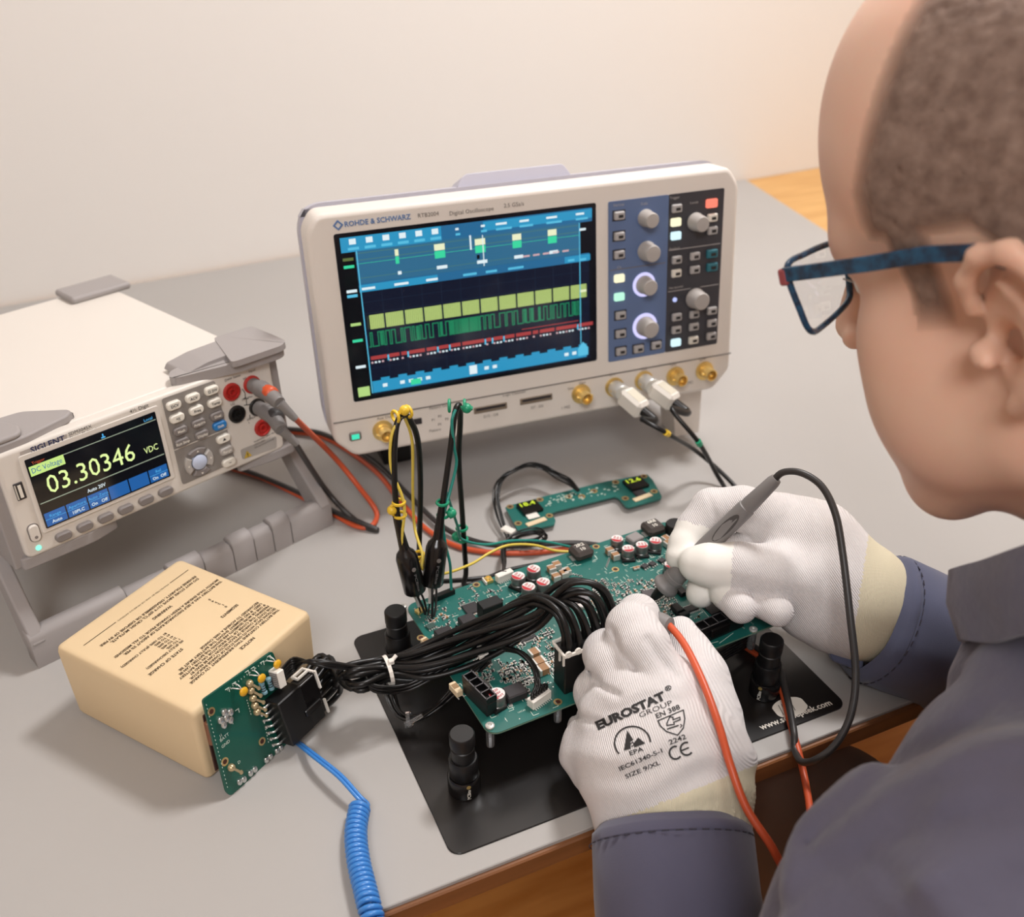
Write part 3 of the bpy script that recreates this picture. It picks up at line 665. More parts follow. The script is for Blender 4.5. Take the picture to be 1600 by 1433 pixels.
for x0, x1 in ((-.0225, .045), (.150, .2085)):
    soft(MB().box(((x0+x1)/2, .272, .0665), (x1-x0, .040, .007), .002).build('rear_bumper', bumper_grey, dmm), .002, 2)
    soft(MB().box(((x0+x1)/2, .272, -.0435), (x1-x0, .036, .047), .002).build('rear_bumper', bumper_grey, dmm), .002, 2)
# handle: two arms and a ribbed grip bar lying on the mat (world positions carried into the meter's frame)
DI = DF.inverted()
gL = at(60, 1046, 0); gR = at(522, 819, 0); gd = (gR-gL).normalized(); gn = Vector((-gd.y, gd.x, 0)); GH = .030
def gp(t, n, z): return DI @ (gL+gd*t+gn*n+Vector((0, 0, z)))
GL = (gR-gL).length; nseg = 10; edges = [0, .075, .112, .140, .166, .186, .204, .222]
edges = [e for e in edges if e < GL-.02]+[GL]
for i in range(len(edges)-1):
    t0, t1 = edges[i]+.0004, edges[i+1]-.0004; hh = GH-(.0035 if i % 2 else 0)
    pr = [(0, 0), (.016, 0), (.016, hh-.004), (.012, hh), (.004, hh), (0, hh-.005)]
    rg = [[gp(t, n, z) for n, z in pr] for t in (t0, t0+.0008, t1-.0008, t1)]
    for e, sgn in ((0, 1), (3, 1)):
        cen = sum(rg[e], Vector())/6; rg[e] = [p.lerp(cen, .06) for p in rg[e]]
    MB().rings(rg).build('grip_rib', bumper_grey, dmm, 50)
for sx, tt, px_ in ((-1, 0.006, -.026), (1, GL-.006, .2125)):
    foot = gp(tt, .008, .015); piv = Vector((px_, .070, .020)); md = foot.lerp(piv, .5)
    d = (piv-foot).normalized(); side = d.cross(Vector((1, 0, 0))).normalized()
    rg = []
    for t, w in ((0, .011), (.08, .012), (.5, .0085), (.9, .0105), (1, .010)):
        p = foot.lerp(piv, t); rg.append([p+Vector((a*.0055, 0, 0))+side*(b*w) for a, b in ((-1, -1), (1, -1), (1, 1), (-1, 1))])
    soft(MB().rings(rg).build('handle_arm', bumper_grey, dmm), .002, 2)
    MB().cyl((px_-.006*1, .070, .020), (px_+.006, .070, .020), .012, n=20, bev=.0015).build('handle_pivot', bumper_grey, dmm, 40)

# ------------------------------------------------------------------ things placed in world coordinates
TM = {}
def wthing(name, label, cat, loc, group=None):
    o = thing(name, label, cat, Matrix.Translation(loc), group); TM[o.name] = Matrix.Translation(loc).inverted(); return o
def wp(mb, name, m, parent, smooth=None, stuff=False, label=None):
    o = mb.build(name, m, parent, smooth, stuff, label); o.matrix_parent_inverse = TM[parent.name]; return o
def wsub(mb, name, m, parent, smooth=None, label=None):           # below a part that wp() made
    o = mb.build(name, m, parent, smooth, False, label); o.matrix_parent_inverse = TM[parent.parent.name] @ Matrix.Identity(4)
    o.matrix_parent_inverse = Matrix.Identity(4); return o
def inst(name, me, parent, loc, rz=0, sc=None):
    o = link(name, me, parent); o.location = loc; o.rotation_euler = (0, 0, rz)
    if sc: o.scale = sc
    return o

# ------------------------------------------------------------------ base plate and its holders
plate = wthing('base_plate', 'black steel base plate lying under the big green circuit board', 'base plate', (0.264, 0.467, 0))
px0, px1, py0, py1 = .1165, .4115, .3605, .5735
o = wp(MB().prism(rrect(px0, py0, px1, py1, .008, 6), 0.0, .0011, None, .0003), 'plate', plate_black, plate)
A = at(1190, 1141, .0012); Bq = at(1301, 1101, .0012); d = (Bq-A); tm = MB()
TX_ = Matrix.Translation(A) @ Matrix.Rotation(math.atan2(d.y, d.x), 4, 'Z')
put_text(tm, 'www.sensepeek.com', TX_, None, d.length, True)
wp(tm, 'lettering', key_white, plate)
lm = MB(); c = at(1236, 1107, .0012)
lm.add([(c.x+.0125*math.cos(2*PI*k/24), c.y+.0062*math.sin(2*PI*k/24)+(.0035 if k < 12 else -.001), .0013) for k in range(24)], [tuple(range(24))])
wp(lm, 'emblem', key_white, plate)
lm = MB()
for k in range(5): lm.add([(c.x-.009+.0025*k, c.y-.003, .0015), (c.x-.0085+.0025*k, c.y-.003, .0015), (c.x-.006+.0025*k, c.y+.006, .0015), (c.x-.0065+.0025*k, c.y+.006, .0015)], [(0, 1, 2, 3)])
wp(lm, 'emblem_lines', plate_black, plate, stuff=True)
posts = [(at(625, 1035, .001), 'black holder post at the rear corner nearest the clipped probes', 'left'),
         (at(726, 1232, .001), 'black holder post under the front corner of the board by the cable bundle', 'front'),
         (at(1193, 1082, .001), 'black holder post below the gloved hand with the grey probe', 'right'),
         (at(1056, 815, .052), 'black round holder post beside the index finger of the right glove', 'rear')]
for p, lab, w in posts:
    t = wthing('board_holder', lab, 'holder', (p.x, p.y, .0011), 'board holder posts'); H = .0505
    wp(MB().lathe([(.0098, .0011), (.0105, .0019), (.0105, .014), (.0098, .0150)], (p.x, p.y, 0), n=28), 'magnet_base', black_gloss, t, 40)
    wp(MB().lathe([(.0086, .015), (.0092, .016), (.0092, .029), (.0086, .030)], (p.x, p.y, 0), n=28), 'lower_sleeve', black_plastic, t, 40)
    wp(MB().lathe([(.0076, .030), (.0076, H-.012), (.0070, H-.0115), (.0070, H-.0100), (.0080, H-.0095), (.0080, H-.001), (.0072, H)], (p.x, p.y, 0), n=28), 'clamp_head', black_plastic, t, 40)
    fx = Vector((CPOS[0]-p.x, CPOS[1]-p.y, 0)).normalized(); a0 = math.atan2(fx.y, fx.x)+(.25 if w == 'front' else -.25)
    if w in ('front', 'right'):
        tb = MB(); V, F = text_mesh('PCBite', True); L = V[:, 0].max()
        tb.add([(p.x+.01065*math.cos(a0+(y-.3)*.36), p.y+.01065*math.sin(a0+(y-.3)*.36), .0025+x/L*.0095) for x, y in V], [f[::-1] for f in F]) if False else tb.add([(p.x+.01062*math.cos(a0-(y-.35)*.30), p.y+.01062*math.sin(a0-(y-.35)*.30), .0025+x/L*.0085) for x, y in V], F)
        wp(tb, 'lettering', key_white, t)
        e = Vector((math.cos(a0), math.sin(a0), 0)); wp(MB().lathe([(.0014, 0), (.0014, .0003)], p+e*.0104+Vector((0, 0, .0122)), e, 12), 'mark', gold, t)

# ------------------------------------------------------------------ battery
BO = (-0.00603, 0.47705, 0); BYAW = -0.94200
BT = frame(BO, BYAW)
bat = thing('battery', 'sand coloured battery block with printed notices on its top', 'battery', BT)
def tapered(x0, x1, y0, y1, z0, z1, tp, r=.004):
    rg = []
    for z, i in ((z0+.003, .0), (z0, .003), ): pass
    lv = [(z0, .003+tp), (z0+.002, .0006+tp), (z0+.004, tp), (z1-.005, .0), (z1-.0016, .0007), (z1-.0004, .002), (z1, .0045)]
    for z, i in lv: rg.append([Vector((x, y, z)) for x, y in rrect(x0+i, y0+i, x1-i, y1-i, r, 4)])
    return MB().rings(rg)
cs = tapered(-.127, 0, 0, .112, 0.0, .062, -.0022 if False else .0012).build('battery_case', tan_case, bat, 50)
# recessed front with connector parts behind the adapter board
MB().box((-.0003, .030, .030), (.0012, .046, .050), .0004).build('terminal_recess', M('recess_brown', (70, 40, 34), .6), bat)
MB().box((.0018, .0085, .040), (.004, .005, .020), .001).build('terminal_tab', M('tab_copper', (150, 104, 82), .4, .5), bat)
# print on the lid: reads from the far right corner towards the near left one
tm = MB()
def bl(s, x, y, w=None, h=.0021, bold=False, al='l'):              # local x of the baseline, local y where the line begins
    put_text(tm, s, Matrix.Translation((x, y, .0621)) @ Matrix.Rotation(-PI/2, 4, 'Z'), h, w, bold, al)
bl('NOTICE', -.0165, .065, h=.0026, bold=True, al='c')
L1 = ['THIS BATTERY CONTAINS TWO INDEPENDENT 12V CHARGE', 'SECTIONS EACH WITH ITS OWN STATE OF CHARGE INDICATOR', 'THE STATE OF CHARGE OF EACH SECTION CAN BE READ BY', 'PRESSING THE COVER OF THE INDICATOR ON THE BATTERY', 'IF ONE OR MORE SEGMENTS ARE SHOWN THE BATTERY CAN BE', 'USED. IF NO SEGMENT SHOWS THE BATTERY MUST BE', 'RECHARGED TO ACHIEVE A 100% CHARGE']
for k, s in enumerate(L1): bl(s, -.0215-k*.0030, .102-k*.0002, w=.083-(.028 if k == 6 else (k % 3)*.003), h=.0021, bold=True)
bl('SEGMENTS', -.0505, .092, h=.0024, bold=True); bl('STATE OF CHARGE', -.0505, .040, h=.0024, bold=True)
for k, (a, b) in enumerate((('0', '0% (FULLY DISCHARGED)'), ('1', '1 TO 20%'), ('2', '21 TO 40%'), ('3', '41 TO 60%'), ('4', '61 TO 80%'), ('5', '81 TO 100% (FULLY CHARGED)'))):
    bl(a, -.0560-k*.0031, .087, h=.0021, bold=True); bl(b, -.0560-k*.0031, .046, h=.0020, bold=True)
bl('THE BATTERY HAS A SELF DISCHARGE RATE OF ABOUT 5% PER', -.0795, .106, w=.089, h=.0022, bold=True); bl('MONTH THUS ENSURE A FRESH CHARGE PRIOR TO ALL MISSIONS!', -.0829, .106, w=.094, h=.0022, bold=True)
bl('WARNING', -.0905, .060, h=.0025, bold=True, al='c')
bl('DO NOT STORE ABOVE 131°F (55°C), CRUSH, MUTILATE,', -.0965, .100, w=.079, h=.0022, bold=True); bl('REVERSE POLARITY, DISASSEMBLE OR DISPOSE OF IN FIRE', -.1000, .101, w=.086, h=.0022, bold=True)
bl('PROTECTED BY ONE OR MORE U.S. PATENTS', -.1100, .0845, w=.046, h=.0014)
for y0, y1 in ((.104, .086), (.037, .010)): tm.add([(-.1098, y0, .0622), (-.1092, y0, .0622), (-.1092, y1, .0622), (-.1098, y1, .0622)], [(0, 1, 2, 3)])
tm.build('printed_notice', ink_brown, bat, stuff=True)

# ------------------------------------------------------------------ adapter board leaning on the battery
tl, bl_ = Vector((.0045, .007, .066)), Vector((.0190, -.001, .0018)); tr, br = Vector((.0045, .0675, .0616)), Vector((.0235, .0560, .0012))
ez = (tl-bl_).normalized(); ey = ((tr-tl)+(br-bl_)).normalized(); ey = (ey-ez*ey.dot(ez)).normalized(); ex = ey.cross(ez)
PF = BT @ Matrix(((ex.x, ey.x, ez.x, bl_.x), (ex.y, ey.y, ez.y, bl_.y), (ex.z, ey.z, ez.z, bl_.z), (0, 0, 0, 1)))
adb = thing('adapter_board', 'dark green adapter board leaning on the end of the battery', 'circuit board', PF)
def pq(u, v, off=0.0): p = onframex(PF, u, v, off); return p.y, p.z
def y3(u, v): return 300+u*.18144, 1000+v*.18144
cr = [pq(*y3(*q)) for q in ((92, 520), (692, 96), (726, 176), (868, 890), (330, 1345), (296, 1310))]
pb = MB().prism(rnd(cr, .0022), -.0016, 0, FX).build('board', [pcb_dark], adb)
for u, v in ((166, 617), (602, 873), (282, 1048)):
    y, z = pq(*y3(u, v)); r = MB().lathe([(.0028, 0), (.0028, .0003), (.0017, .0003), (.0016, -.0003)], (0, y, z), (1, 0, 0), 18).build('mounting_hole', brass, adb, 40)
    MB().lathe([(.0016, 0), (.0016, .0002)], (0.00005, y, z), (1, 0, 0), 14).build('hole', M('hole_brown', (70, 34, 20), .6), r)
def sold(u, v, r, s=1.6):
    y, z = pq(*y3(u, v)); MB().ball((r*.35, y, z), (r*.8, r, r*1.15), 10).build('solder_joint', solder, adb, 60)
for u, v in ((272, 622), (322, 620), (240, 690), (288, 672), (322, 686), (266, 728)): sold(u, v, .0024)
for u, v in ((403, 1220), (440, 1198), (496, 1145), (534, 1112), (634, 1032), (668, 1002), (726, 955), (758, 928)): sold(u, v, .0021)
for (u0, v0), (u1, v1) in (((325, 1095), (388, 1128)), ((482, 372), (540, 405)), ((492, 432), (556, 470)), ((510, 498), (580, 528)), ((526, 560), (596, 590)), ((545, 615), (606, 640))):
    a = pq(*y3(u0, v0)); b = pq(*y3(u1, v1)); p = MB().ball((.0016, *a), .0027, 10); p.cyl((.0022, *a), (.0040, *b), .0009, n=8); p.ball((.0038, *b), .0015, 8); p.build('diode', M('glass_brass', (196, 178, 140), .25, .6), adb, 60)
for u, v in ((400, 432), (555, 318), (690, 196)):
    y, z = pq(*y3(u, v)); c = MB().ball((.0050, y, z), (.0016, .0034, .0030), 12).build('disc_capacitor', yellow_epoxy, adb, 60)
    MB().tube([(.004, y-.001, z+.0022), (.0032, y-.003, z+.0035), (.0006, y-.0045, z+.0042), (0, y-.0050, z+.0038)], .0004, 6, 4).tube([(.0045, y-.0008, z+.0024), (.0036, y-.0012, z+.0046), (.0012, y-.0016, z+.0058), (0, y-.002, z+.0058)], .0004, 6, 4).build('lead', tin, c, 60)
for u, v in ((585, 405), (645, 370)):
    y, z = pq(*y3(u, v)); b = MB().lathe([(.0010, -.0050), (.0019, -.0044), (.0019, -.0030), (.0015, -.0026), (.0015, .0026), (.0019, .0030), (.0019, .0044), (.0010, .0050)], (.0030, y, z), (0, -.1, 1), 12).build('resistor', resistor_blue, adb, 40)
    for k in (-.0017, 0, .0017): MB().lathe([(.00162, -.0003), (.00162, .0003)], (.0030, y, z+k), (0, -.1, 1), 12).build('band', dark_chip, b)
y, z = pq(*y3(700, 375)); y2, zz2 = pq(*y3(700, 250))
wc = MB().box((.0045, y+.001, (z+zz2)/2), (.009, .0058, abs(zz2-z)+.003), .0006).build('signal_connector', nylon_white, adb)
for k in range(7): MB().box((.0046, y-.0021, z+(zz2-z)*k/6), (.007, .0006, .0009)).build('pin_slot', key_grey, wc)
SIGC = PF @ Vector((.0060, y+.0038, (z+zz2)/2))
# black power header with its plug
a = Vector((0, *pq(*y3(612, 520)))); b = Vector((0, *pq(*y3(748, 885)))); HW = .0140       # right-angle header: lies on the board, opens along the board
hz = (a-b); hl = hz.length; an = math.atan2(-hz.y, hz.z); HX = Matrix.Translation(b) @ Matrix.Rotation(an, 4, 'X')
def hp(mb, nm, m, par=adb): mb.v = [tuple(HX @ Vector(p)) for p in mb.v]; return mb.build(nm, m, par)
hp(MB().box((HW/2, .0105, hl/2), (HW, .021, hl), .0008), 'power_header', black_plastic)
soft(hp(MB().box((HW/2, .0275, hl/2), (HW-.003, .017, hl-.004), .0008), 'plug_housing', black_gloss), .0005, 2)
hp(MB().box((HW+.0004, .0245, hl*.40), (.0024, .0150, .0050), .0006), 'latch', black_gloss)
hp(MB().box((HW-.0006, .0265, hl*.20), (.0012, .012, hl*.36), .0003), 'plug_shoulder', black_plastic)
hp(MB().box((HW-.0010, .0362, hl*.80), (.0016, .0014, hl*.40)).box((HW-.0010, .0362, hl*.18), (.0016, .0014, hl*.32)).box((HW*.5, .0362, hl-.0010), (HW*.9, .0014, .0014)).box((HW*.12, .0310, hl-.0004), (.0014, .0110, .0014)).box((HW*.50, .0310, hl-.0004), (.0014, .0110, .0014)).box((HW*.31, .0255, hl-.0004), (HW*.45, .0014, .0014)), 'white_latch_frame', nylon_white)
for k in range(7):
    z_ = hl*(.07+.143*k); p = HX @ Vector((.0006, -.0050, z_)); q = HX @ Vector((.0040, .0004, z_))
    MB().tube([p, p.lerp(q, .5)+Vector((.0016, -.0006, 0)), q], .0008, 6, 4).ball(p, .0015, 8).build('pin', solder, adb, 60)
PLUG = [[PF @ HX @ Vector((HW*(.28+.44*r), .0350, hl*(.09+.163*k))) for k in range(6)] for r in (0, 1)]
PDIR = (PF @ HX).to_3x3() @ Vector((0, 1, 0)); PDIR.normalize()
tm = MB()
for u, v, s in ((238, 845, 'J1'), (245, 880, 'BATT'), (258, 935, 'GND'), (398, 1070, 'D')):
    y, z = pq(*y3(u, v)); put_text(tm, s, Matrix.Translation((.0001, y, z)) @ Matrix.Rotation(.10, 4, 'X') @ FX, .0022)
rr = random.Random(5)
for (u0, v0), (u1, v1), n in (((110, 560), (300, 1300), 22), ((290, 430), (680, 130), 16), ((460, 520), (500, 660), 6), ((605, 690), (650, 905), 8)):
    for k in range(n):
        t = k/n; y, z = pq(*y3(u0+(u1-u0)*t+12, v0+(v1-v0)*t)); tm.box((.0002, y, z), (.0003, .0003 if n > 8 else .0004, .0009))
for u, v in ((300, 420), (360, 370), (470, 270), (520, 240), (600, 190), (660, 140), (385, 600), (330, 700)):
    y, z = pq(*y3(u, v)); tm.box((.0002, y, z), (.0003, .0030, .0004)); tm.box((.0002, y+.0012, z-.0015), (.0003, .0004, .0026))
tm.build('silkscreen', silk, adb, stuff=True)

# ------------------------------------------------------------------ main circuit board
BZ = .0405; BYW = .052
BF = frame((.1602, .4042, BZ), BYW); BI = BF.inverted(); BW, BD = .2335, .1425
pcb = thing('circuit_board', 'big green circuit board full of parts held above the black plate', 'circuit board', BF)
def bq(u, v): return BI @ at(u, v, BZ)
def zz1(u, v): return 580+u*.26518, 800+v*.26518
def zz2_(u, v): return 860+u*.26518, 780+v*.26518
def zz3(u, v): return 640+u*.1625, 920+v*.1625
def zz4_(u, v): return 900+u*.1875, 860+v*.1875
MB().prism(rrect(0, 0, BW, BD, .008, 5), -.0016, 0).build('board', [pcb_green], pcb)
MB().prism(rrect(-.00005, -.00005, BW+.00005, BD+.00005, .008, 5), -.0013, -.0004).build('board_core', pcb_edge, pcb)
occ = []
def C(zf, u, v): p = bq(*zf(u, v)); return p.x, p.y
def reg(x, y, r): occ.append((x, y, r))
hole_me = None
for i, (zf, u, v) in enumerate(((zz1, 620, 430), (zz1, 187, 562), (zz1, 293, 742), (zz1, 1190, 420), (zz1, 1378, 660), (zz1, 1100, 1120), (zz1, 700, 1265), (zz1, 1325, 205), (zz2_, 383, 415), (zz2_, 730, 215), (zz2_, 1195, 772))):
    x, y = C(zf, u, v); reg(x, y, .005)
    if hole_me is None:
        h = MB().lathe([(.0029, 0), (.0029, .0003), (.0018, .0003), (.0017, -.0002)], n=20).build('mounting_hole', brass, pcb, 40); hole_me = h.data; h.location = (x, y, 0)
        d = MB().lathe([(.0017, 0.0001), (.0017, .00015)], n=14).build('hole', MATS['hole_brown'], h); hd_me = d.data
    else:
        h = inst('mounting_hole', hole_me, pcb, (x, y, 0)); link('hole', hd_me, h)
    if u in (700, 1195, 187) :
        MB().lathe([(.0030, 0), (.0030, .0010), (.0022, .0016), (.0012, .0016), (.0011, .0006)], (x, y, .0003), n=14).build('screw_head', tin, pcb, 40)
    if u in (700, 1100, 1195):
        MB().lathe([(.0030, -.0016), (.0030, -.0150), (.0026, -.0165)], (x, y, 0), n=10).build('standoff', nylon_clear, pcb, 30)
# electrolytic capacitors: can, black foot, printed top
def cap_protos(r, h):
    c = MB().lathe([(r*.97, .0018), (r, .0024), (r, .0033), (r*.955, .0036), (r*.955, .0040), (r, .0044), (r, h-.0006), (r*.93, h)], n=24).build('capacitor', cap_can, None, 35)
    b = MB().prism([(-r*1.03, -r*1.03), (r*.6, -r*1.03), (r*1.03, -r*.6), (r*1.03, r*.6), (r*.6, r*1.03), (-r*1.03, r*1.03)], 0, .0021, None, .0003).build('foot', black_plastic, None)
    t = MB().lathe([(r*.92, h-.0001), (r*.90, h+.0002)], n=24).build('top', cap_top, None)
    m = MB(); m.add([(r*.89*math.cos(a), r*.89*math.sin(a), h+.0004) for a in [PI*.62+PI*.76*k/10 for k in range(11)]], [tuple(range(11))])
    V, F = text_mesh('220 35V', True); s = r*1.2/V[:, 0].max()
    k = m.build('stripe', cap_red, None)
    tt = MB()
    for q, st_ in enumerate(('220', '35V', 'RVT')): put_text(tt, st_, Matrix.Translation((r*.12, r*.28-q*r*.5, h+.0003)), r*.32, None, True, 'c')
    tt = tt.build('marking', M('cap_print_%d' % len(MATS), (190, 84, 88), .6), None)
    return c, b, t, k, tt
CP = {}
def cap(zf, u, v, r, h, rot=0.6, stripe=True):
    key = (r, h)
    x, y = C(zf, u, v); reg(x, y, r*1.5)
    if key not in CP: CP[key] = [o.data for o in cap_protos(r, h)]; [bpy.data.objects.remove(o) for o in [o for o in COL.objects if o.data in CP[key]]]
    me = CP[key]; c = inst('capacitor', me[0], pcb, (x, y, 0), rot)
    link('foot', me[1], c); t = link('top', me[2], c)
    if stripe: link('stripe', me[3], c); link('marking', me[4], c)
for u, v, rot in ((867, 440, .5), (957, 398, .4), (927, 503, .5), (1013, 475, .5)): cap(zz1, u, v, .0054, .0102, rot)
cap(zz1, 742, 1142, .0058, .0108, 0.2)
for u, v, rot in ((390, 292, .8), (455, 350, 1.2), (535, 328, 1.2), (615, 303, .9), (703, 445, 1.0)): cap(zz2_, u, v, .0051, .0098, rot)
cap(zz2_, 300, 700, .0040, .0058, 1, False)
x, y = C(zz2_, 185, 628); reg(x, y, .006); MB().lathe([(.0046, 0), (.0046, .0022), (.0040, .0027)], (x, y, 0), n=20).build('buzzer_disc', cap_top, pcb, 40)
# moulded inductors
def blockp(zf, u, v, w, d, h, m, name, b=.0008, rot=0.0, txt=None, legs=0, tm_=None):
    x, y = C(zf, u, v); reg(x, y, max(w, d)*.62)
    R = Matrix.Rotation(rot, 3, 'Z'); o = MB().box((x, y, h/2+.0004), (w, d, h), b, R).build(name, m, pcb)
    if txt:
        t = MB()
        for k, s in enumerate(txt): put_text(t, s, Matrix.Translation((x, y, h+.0006)) @ Matrix.Rotation(rot, 4, 'Z') @ Matrix.Translation((0, (.5*(len(txt)-1)-k)*d*.34-d*.10, 0)), d*.22, None, True, 'c')
        t.build('marking', tm_ or key_white, o)
    if legs:
        l = MB()
        for sd in (-1, 1):
            for k in range(legs):
                p = R @ Vector(((k-(legs-1)/2)*w*.86/max(1, legs-1 if legs > 1 else 1), sd*(d/2+.0006), .0005)); l.box(p+Vector((x, y, 0)), (w*.86/legs*.45, .0016, .0008), 0, R)
        l.build('leads', tin, o)
    return o
for zf, u, v, rot, tx in ((zz2_, 180, 335, .02, ('2R2', '10')), (zz2_, 602, 195, .0, ('6R8', '10'))):
    o = blockp(zf, u, v, .0165, .0160, .0082, inductor, 'inductor', .0026, rot, tx); 
    x, y = C(zf, u, v); MB().box((x, y, .0004), (.0185, .006, .0008)).build('terminal', tin, o)
blockp(zz2_, 495, 250, .0120, .0100, .0050, M('shield_grey', (140, 134, 132), .5), 'shielded_inductor', .0008, .15)
blockp(zz2_, 165, 600, .0140, .0115, .0032, M('shield_grey2', (132, 128, 130), .45, .2), 'shielded_inductor', .0007, 0, ('X',))
blockp(zz1, 1110, 515, .0100, .0085, .0030, dark_chip, 'shielded_inductor', .0005)
blockp(zz1, 702, 612, .0165, .0100, .0125, black_plastic, 'relay', .0005, .05)
blockp(zz1, 592, 575, .0115, .0115, .0014, dark_chip, 'integrated_circuit', .0003, .02, None, 11)
blockp(zz1, 570, 668, .0118, .0105, .0062, dark_chip, 'inductor_block', .0008, .03, None, 2)
blockp(zz1, 432, 745, .0120, .0108, .0060, dark_chip, 'inductor_block', .0008, .03, None, 2)
blockp(zz1, 845, 1090, .0140, .0112, .0064, dark_chip, 'inductor_block', .0009, .0, None, 2)
blockp(zz1, 915, 742, .0125, .0075, .0012, dark_chip, 'integrated_circuit', .0002, .06, None, 12)
blockp(zz2_, 430, 655, .0130, .0100, .0022, dark_chip, 'integrated_circuit', .0003, 0)
blockp(zz2_, 380, 670, .0070, .0070, .0020, M('chip_grey', (96, 90, 92), .5), 'integrated_circuit', .0008, 0)
blockp(zz2_, 826, 652, .0110, .0060, .0016, black_plastic, 'integrated_circuit', .0003, .0, None, 8)
blockp(zz2_, 745, 668, .0060, .0090, .0050, black_plastic, 'small_header', .0004)
blockp(zz2_, 786, 700, .0080, .0040, .0040, black_plastic, 'small_header', .0004)
blockp(zz2_, 1000, 625, .0260, .0140, .0014, M('chip_dark2', (40, 34, 36), .4), 'integrated_circuit', .0003, .0)
blockp(zz2_, 770, 560, .0060, .0085, .0040, black_plastic, 'small_header', .0005)
blockp(zz2_, 585, 565, .0110, .0085, .0014, M('chip_grey3', (76, 70, 72), .45), 'integrated_circuit', .0003, -.3, None, 9)
for u, v in ((555, 402), (600, 388), (655, 368)): blockp(zz2_, u, v, .0052, .0046, .0016, dark_chip, 'integrated_circuit', .0003, .25, None, 3)
blockp(zz1, 350, 680, .0062, .0050, .0014, M('chip_green', (56, 80, 74), .5), 'integrated_circuit', .0003, .2, None, 4)
# ceramic capacitors: tan block between two metal ends
def ceramic(zf, u, v, w, d, h, rot=0.0):
    x, y = C(zf, u, v); reg(x, y, max(w, d)*.6); R = Matrix.Rotation(rot, 3, 'Z')
    o = MB().box((x, y, h/2+.0003), (w*.62, d*.98, h*.98), 0, R).build('ceramic_capacitor', mlcc_tan, pcb)
    e = MB()
    for sd in (-1, 1): e.box(R @ Vector((sd*w*.4, 0, 0))+Vector((x, y, h/2+.0003)), (w*.2, d, h), .0002, R)
    e.build('terminals', tin, o)
for u, v in ((1062, 345), (1092, 322), (1088, 392), (1135, 372), (1150, 360)): ceramic(zz1, u, v+8, .0064, .0058, .0046, 1.55)
for u, v in ((348, 322), (382, 352)): ceramic(zz2_, u, v, .0062, .0056, .0048, 1.5)
for u, v in ((680, 250), (692, 278)): ceramic(zz2_, u, v, .0060, .0062, .0042, .1)
for u, v, w in ((960, 852, .0075), (988, 905, .0085), (1015, 945, .0085)): ceramic(zz1, u, v, w, .0066, .0050, .05)
for u, v in ((497, 415), (515, 410)): ceramic(zz2_, u, v, .0032, .0024, .0016, 1.3)
# board connectors
def conn_white(zf, u, v, w, d, h, n, m, rot=0.0, name='white_connector', slot=True):
    x, y = C(zf, u, v); reg(x, y, max(w, d)*.6); X = Matrix.Translation((x, y, 0)) @ Matrix.Rotation(rot, 4, 'Z'); R = Matrix.Rotation(rot, 3, 'Z')
    o = MB().box(X @ Vector((0, 0, h/2)), (w, d, h), .0004, R).build(name, m, pcb)
    if slot: MB().box(X @ Vector((0, d*.06, h)), (w*.8, d*.42, .0004), 0, R).build('opening', key_grey if m is nylon_white else M('slot_tan', (150, 120, 84), .6), o)
    pn = MB()
    for k in range(n): pn.box(X @ Vector(((k-(n-1)/2)*w*.82/max(1, n-1), -d/2-.0008, .0004)), (.0006, .0018, .0006), 0, R)
    pn.build('pins', tin, o)
    return o
conn_white(zz1, 785, 395, .0140, .0052, .0062, 8, nylon_white, .12, slot=False)
wcn = conn_white(zz1, 990, 1118, .0165, .0062, .0066, 9, nylon_white, .28)
conn_white(zz1, 330, 790, .0048, .0098, .0046, 2, beige_nylon, .22, 'beige_connector')
conn_white(zz1, 500, 1062, .0048, .0105, .0050, 2, beige_nylon, .12, 'beige_connector')
x, y = C(zz1, 690, 410); reg(x, y, .006); co = MB().box((x, y, .0014), (.0062, .0062, .0028), .0004).build('coax_socket', gold, pcb); MB().lathe([(.0022, .0028), (.0022, .0040), (.0016, .0040), (.0015, .0030)], (x, y, 0), n=16).build('socket_ring', gold, co, 40)
MB().box((x-.0030, y, .0012), (.0012, .0066, .0030)).build('shell', nylon_white, co)
def molex(zf, u, v, nx, pitch, d, h, rot, name='power_connector', lat=True):
    """open topped socket with nx cells: outer box, dark cells sunk in the top, pale rims"""
    x, y = C(zf, u, v); w = nx*pitch+.0016; X = Matrix.Translation((x, y, 0)) @ Matrix.Rotation(rot, 4, 'Z'); R = Matrix.Rotation(rot, 3, 'Z'); reg(x, y, w*.5)
    o = MB()
    o.box(X @ Vector((0, 0, h*.35)), (w, d, h*.7), .0004, R)
    for sd in (-1, 1): o.box(X @ Vector((0, sd*(d/2-.0005), h*.85)), (w, .0010, h*.3+.0001), 0, R)
    for k in range(nx+1): o.box(X @ Vector(((k-nx/2)*pitch, 0, h*.85)), (.0009, d-.002, h*.3), 0, R)
    o = o.build(name, black_plastic, pcb)
    rim = MB()
    for k in range(nx+1): rim.box(X @ Vector(((k-nx/2)*pitch, 0, h+.0001)), (.0007, d, .0002), 0, R)
    for sd in (-1, 1): rim.box(X @ Vector((0, sd*(d/2-.0004), h+.0001)), (w, .0008, .0002), 0, R)
    rim.build('rim', M('rim_grey', (84, 82, 84), .5) if 'rim_grey' not in MATS else MATS['rim_grey'], o)
    if lat: MB().box(X @ Vector((0, -d/2-.0014, h*.62)), (w*.34, .0028, h*.5), .0004, R).build('latch', black_gloss, o)
    return o
molex(zz1, 640, 1120, 4, .0066, .0080, .0150, PI/2+.16)
molex(zz1, 442, 815, 2, .0060, .0075, .0105, .5, lat=False)
molex(zz2_, 960, 800, 6, .0078, .0085, .0140, .045)
